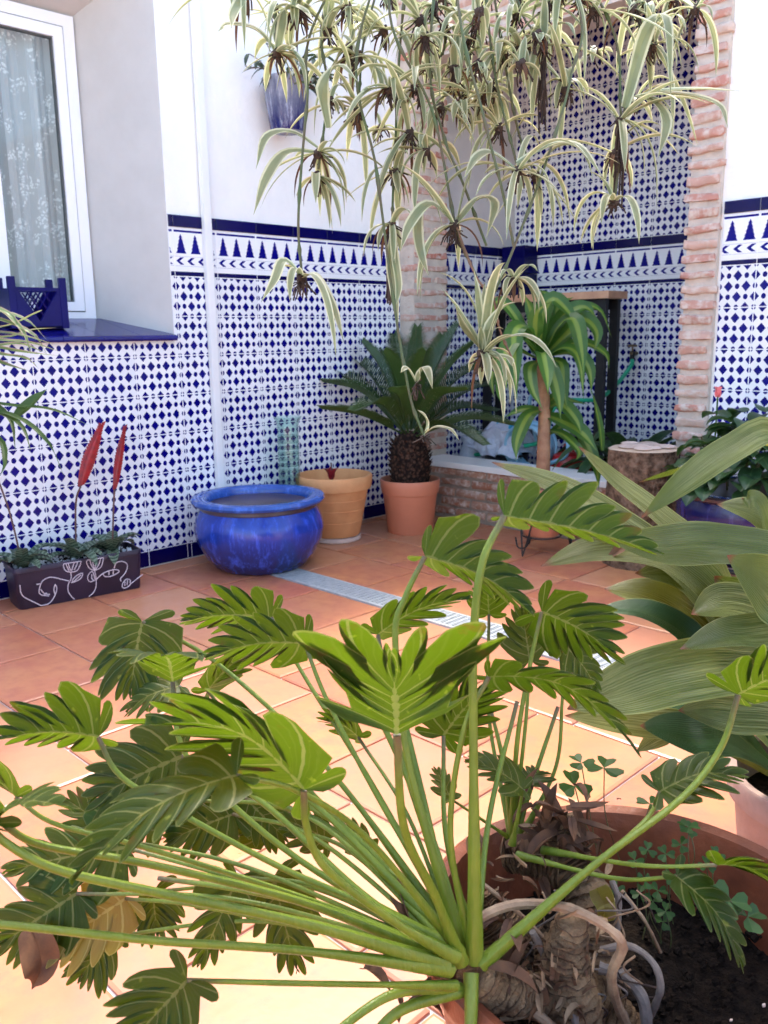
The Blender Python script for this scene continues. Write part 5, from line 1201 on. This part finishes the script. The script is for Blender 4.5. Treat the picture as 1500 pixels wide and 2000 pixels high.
for (x_, y_, d_, n_, L_, el) in PLN:
    b = P(x_, y_, d_); m = MB(); up_ = .9
    for k in range(lp.randint(9,16)):      # root tuft
        e = b+V((lp.uniform(-.02,.02), lp.uniform(-.02,.02), -lp.uniform(.006,.034)))
        m.tube(crom([b+V((lp.uniform(-.005,.005), lp.uniform(-.005,.005), .004)), b.lerp(e,.5)+V((lp.uniform(-.006,.006),0,0)), e], 5), .0013, 4)
    if d_ == 1.55 and n_ in (6, 10):
        for k in range(14):
            e = b+V((lp.uniform(-.010,.010), lp.uniform(-.010,.010), -lp.uniform(.07,.15))); m.tube(crom([b, b.lerp(e,.5)+V((lp.uniform(-.008,.008),0,0)), e], 6), .0017, 4)
    bm = bmesh.new(); bmesh.ops.create_icosphere(bm, subdivisions=2, radius=.009)
    m.add([b+v.co*(1+.5*noise.noise(v.co*200)) for v in bm.verts], [[v.index for v in f.verts] for f in bm.faces]); bm.free()
    pl = m.build('plantlet', M['root'], t)
    for k in range(n_):
        nleaf += 1
        an = lp.gauss(x_*1.7, 1.3) if k % 2 else lp.uniform(0, 6.28); m = MB(); ll = L_*lp.uniform(.55,1.5)
        gleaf(m, b+rdir(an,0)*.004, rdir(an, el+lp.gauss(-.05,.55)), ll*.86, lp.uniform(.009,.0165), lp.choice([.5,.9,1.4,1.9,2.4,3.0])*lp.uniform(.8,1.2), 12, .22, .55, 0, lp.uniform(-.5,.5)); m.build('leaf', M['spider'], pl) if nleaf < 262 else rest.add(m.v, m.f, [m.uv[i] for i in range(len(m.v))])
    for k in range(lp.randint(0,2)):
        m = MB(); an = lp.uniform(0, 6.3); gleaf(m, b, rdir(an, lp.uniform(-.9,.3)), L_*lp.uniform(.3,.8), .006, 2.5, 9, .4, .6, 0, lp.uniform(-1,1)); m.build('withered_leaf', M['dead'], pl)
SL = [([(590,545),(555,510),(535,550),(510,590)],.018,1.46),([(590,545),(615,540),(650,600),(672,670)],.018,1.46),([(888,440),(935,390),(965,400),(950,465)],.022,1.5),([(888,440),(840,400),(800,440),(782,490)],.022,1.5),([(820,400),(815,450),(822,500),(838,540)],.020,1.5),
 ([(1240,190),(1290,180),(1370,175),(1448,178)],.020,1.54),([(1240,190),(1320,185),(1400,205),(1422,250)],.024,1.54),([(1240,190),(1275,200),(1300,240),(1285,310)],.026,1.54),([(1220,210),(1260,70),(1300,40),(1310,200)],.028,1.54),([(1010,320),(1080,285),(1130,290),(1180,350)],.026,1.45),
 ([(1005,330),(960,300),(930,310),(905,350)],.02,1.45),([(541,105),(500,60),(450,50),(425,62)],.022,1.5),([(541,105),(560,20),(590,20),(615,45)],.02,1.5),([(480,-40),(470,0),(455,30),(452,55)],.02,1.48),([(765,450),(770,500),(778,560),(772,600)],.016,1.55),([(768,450),(762,520),(770,580),(778,650)],.018,1.545),
 ([(640,250),(630,180),(660,130),(700,160)],.026,1.5),([(622,300),(560,300),(520,350),(495,420)],.022,1.5),([(620,290),(570,260),(520,270),(500,330)],.02,1.5),([(945,690),(915,640),(890,600),(860,560)],.018,1.42),([(945,690),(935,620),(928,560),(925,520)],.02,1.42),([(945,690),(900,640),(890,600)],.032,1.42),
 ([(945,690),(955,640),(985,600),(1010,590)],.018,1.42),([(945,695),(990,700),(1000,715)],.016,1.42),([(828,850),(832,820),(815,800)],.018,1.45),([(828,850),(850,835),(880,840),(898,862)],.010,1.45),([(812,748),(795,720),(782,728)],.012,1.45),([(812,748),(830,720),(845,760)],.018,1.45)]
for q, wd, d_ in SL:
    m = MB(); strap(m, [P(x_, y_, d_-.02*k) for k, (x_, y_) in enumerate(q)], wd, camv(.2,.7,.6), .2, 14, .45, .05); m.build('leaf', M['spider'], t)
for x_, y_, d_ in [(812,750,1.45),(828,855,1.45),(590,552,1.46),(888,455,1.5)]:
    m = MB(); b = P(x_, y_, d_)
    for k in range(16):
        e = b+V((lp.uniform(-.016,.016), lp.uniform(-.016,.016), lp.uniform(-.03,.008))); m.tube(crom([b, b.lerp(e,.5)+V((lp.uniform(-.006,.006),0,.002)), e], 5), .0012, 4)
    m.build('root_tuft', M['root'], t)
MB().lathe([(0,-.02),(.10,-.02),(.115,0),(.15,.14),(.155,.16),(.145,.16),(.13,.13),(0,.12)], hb+V((0,0,.02)), 40).build('hanging_pot', M['terra_pink'], t)
for k in range(3):
    o = rdir(k*2.094, 0); MB().tube([hb+o*.15+V((0,0,.17)), hb+V((0,0,.75))], .0025, 5).build('hanger_wire', M['black'], t)
tag(rest.build('small_leaves', M['spider'], t), None, None, None, 'stuff')
for k in range(12):
    an = k*2.4; m = MB(); gleaf(m, hb+rdir(an,0)*.05+V((0,0,.14)), rdir(an, lp.uniform(.4,1.0)), lp.uniform(.25,.38), .022, lp.uniform(2,3), 12, .2, .5); m.build('leaf', M['spider'], t)
cz = hb.z+.75
tag(MB().tube([V((-.008,hb.y+.3,cz+.03)), V((hb.x,hb.y,cz)), V((9.0,hb.y-.6,cz+.12))], .004, 6).build('hanging_cable', M['black']), 'steel cable stretched across the patio carrying the hanging plant', 'cable')
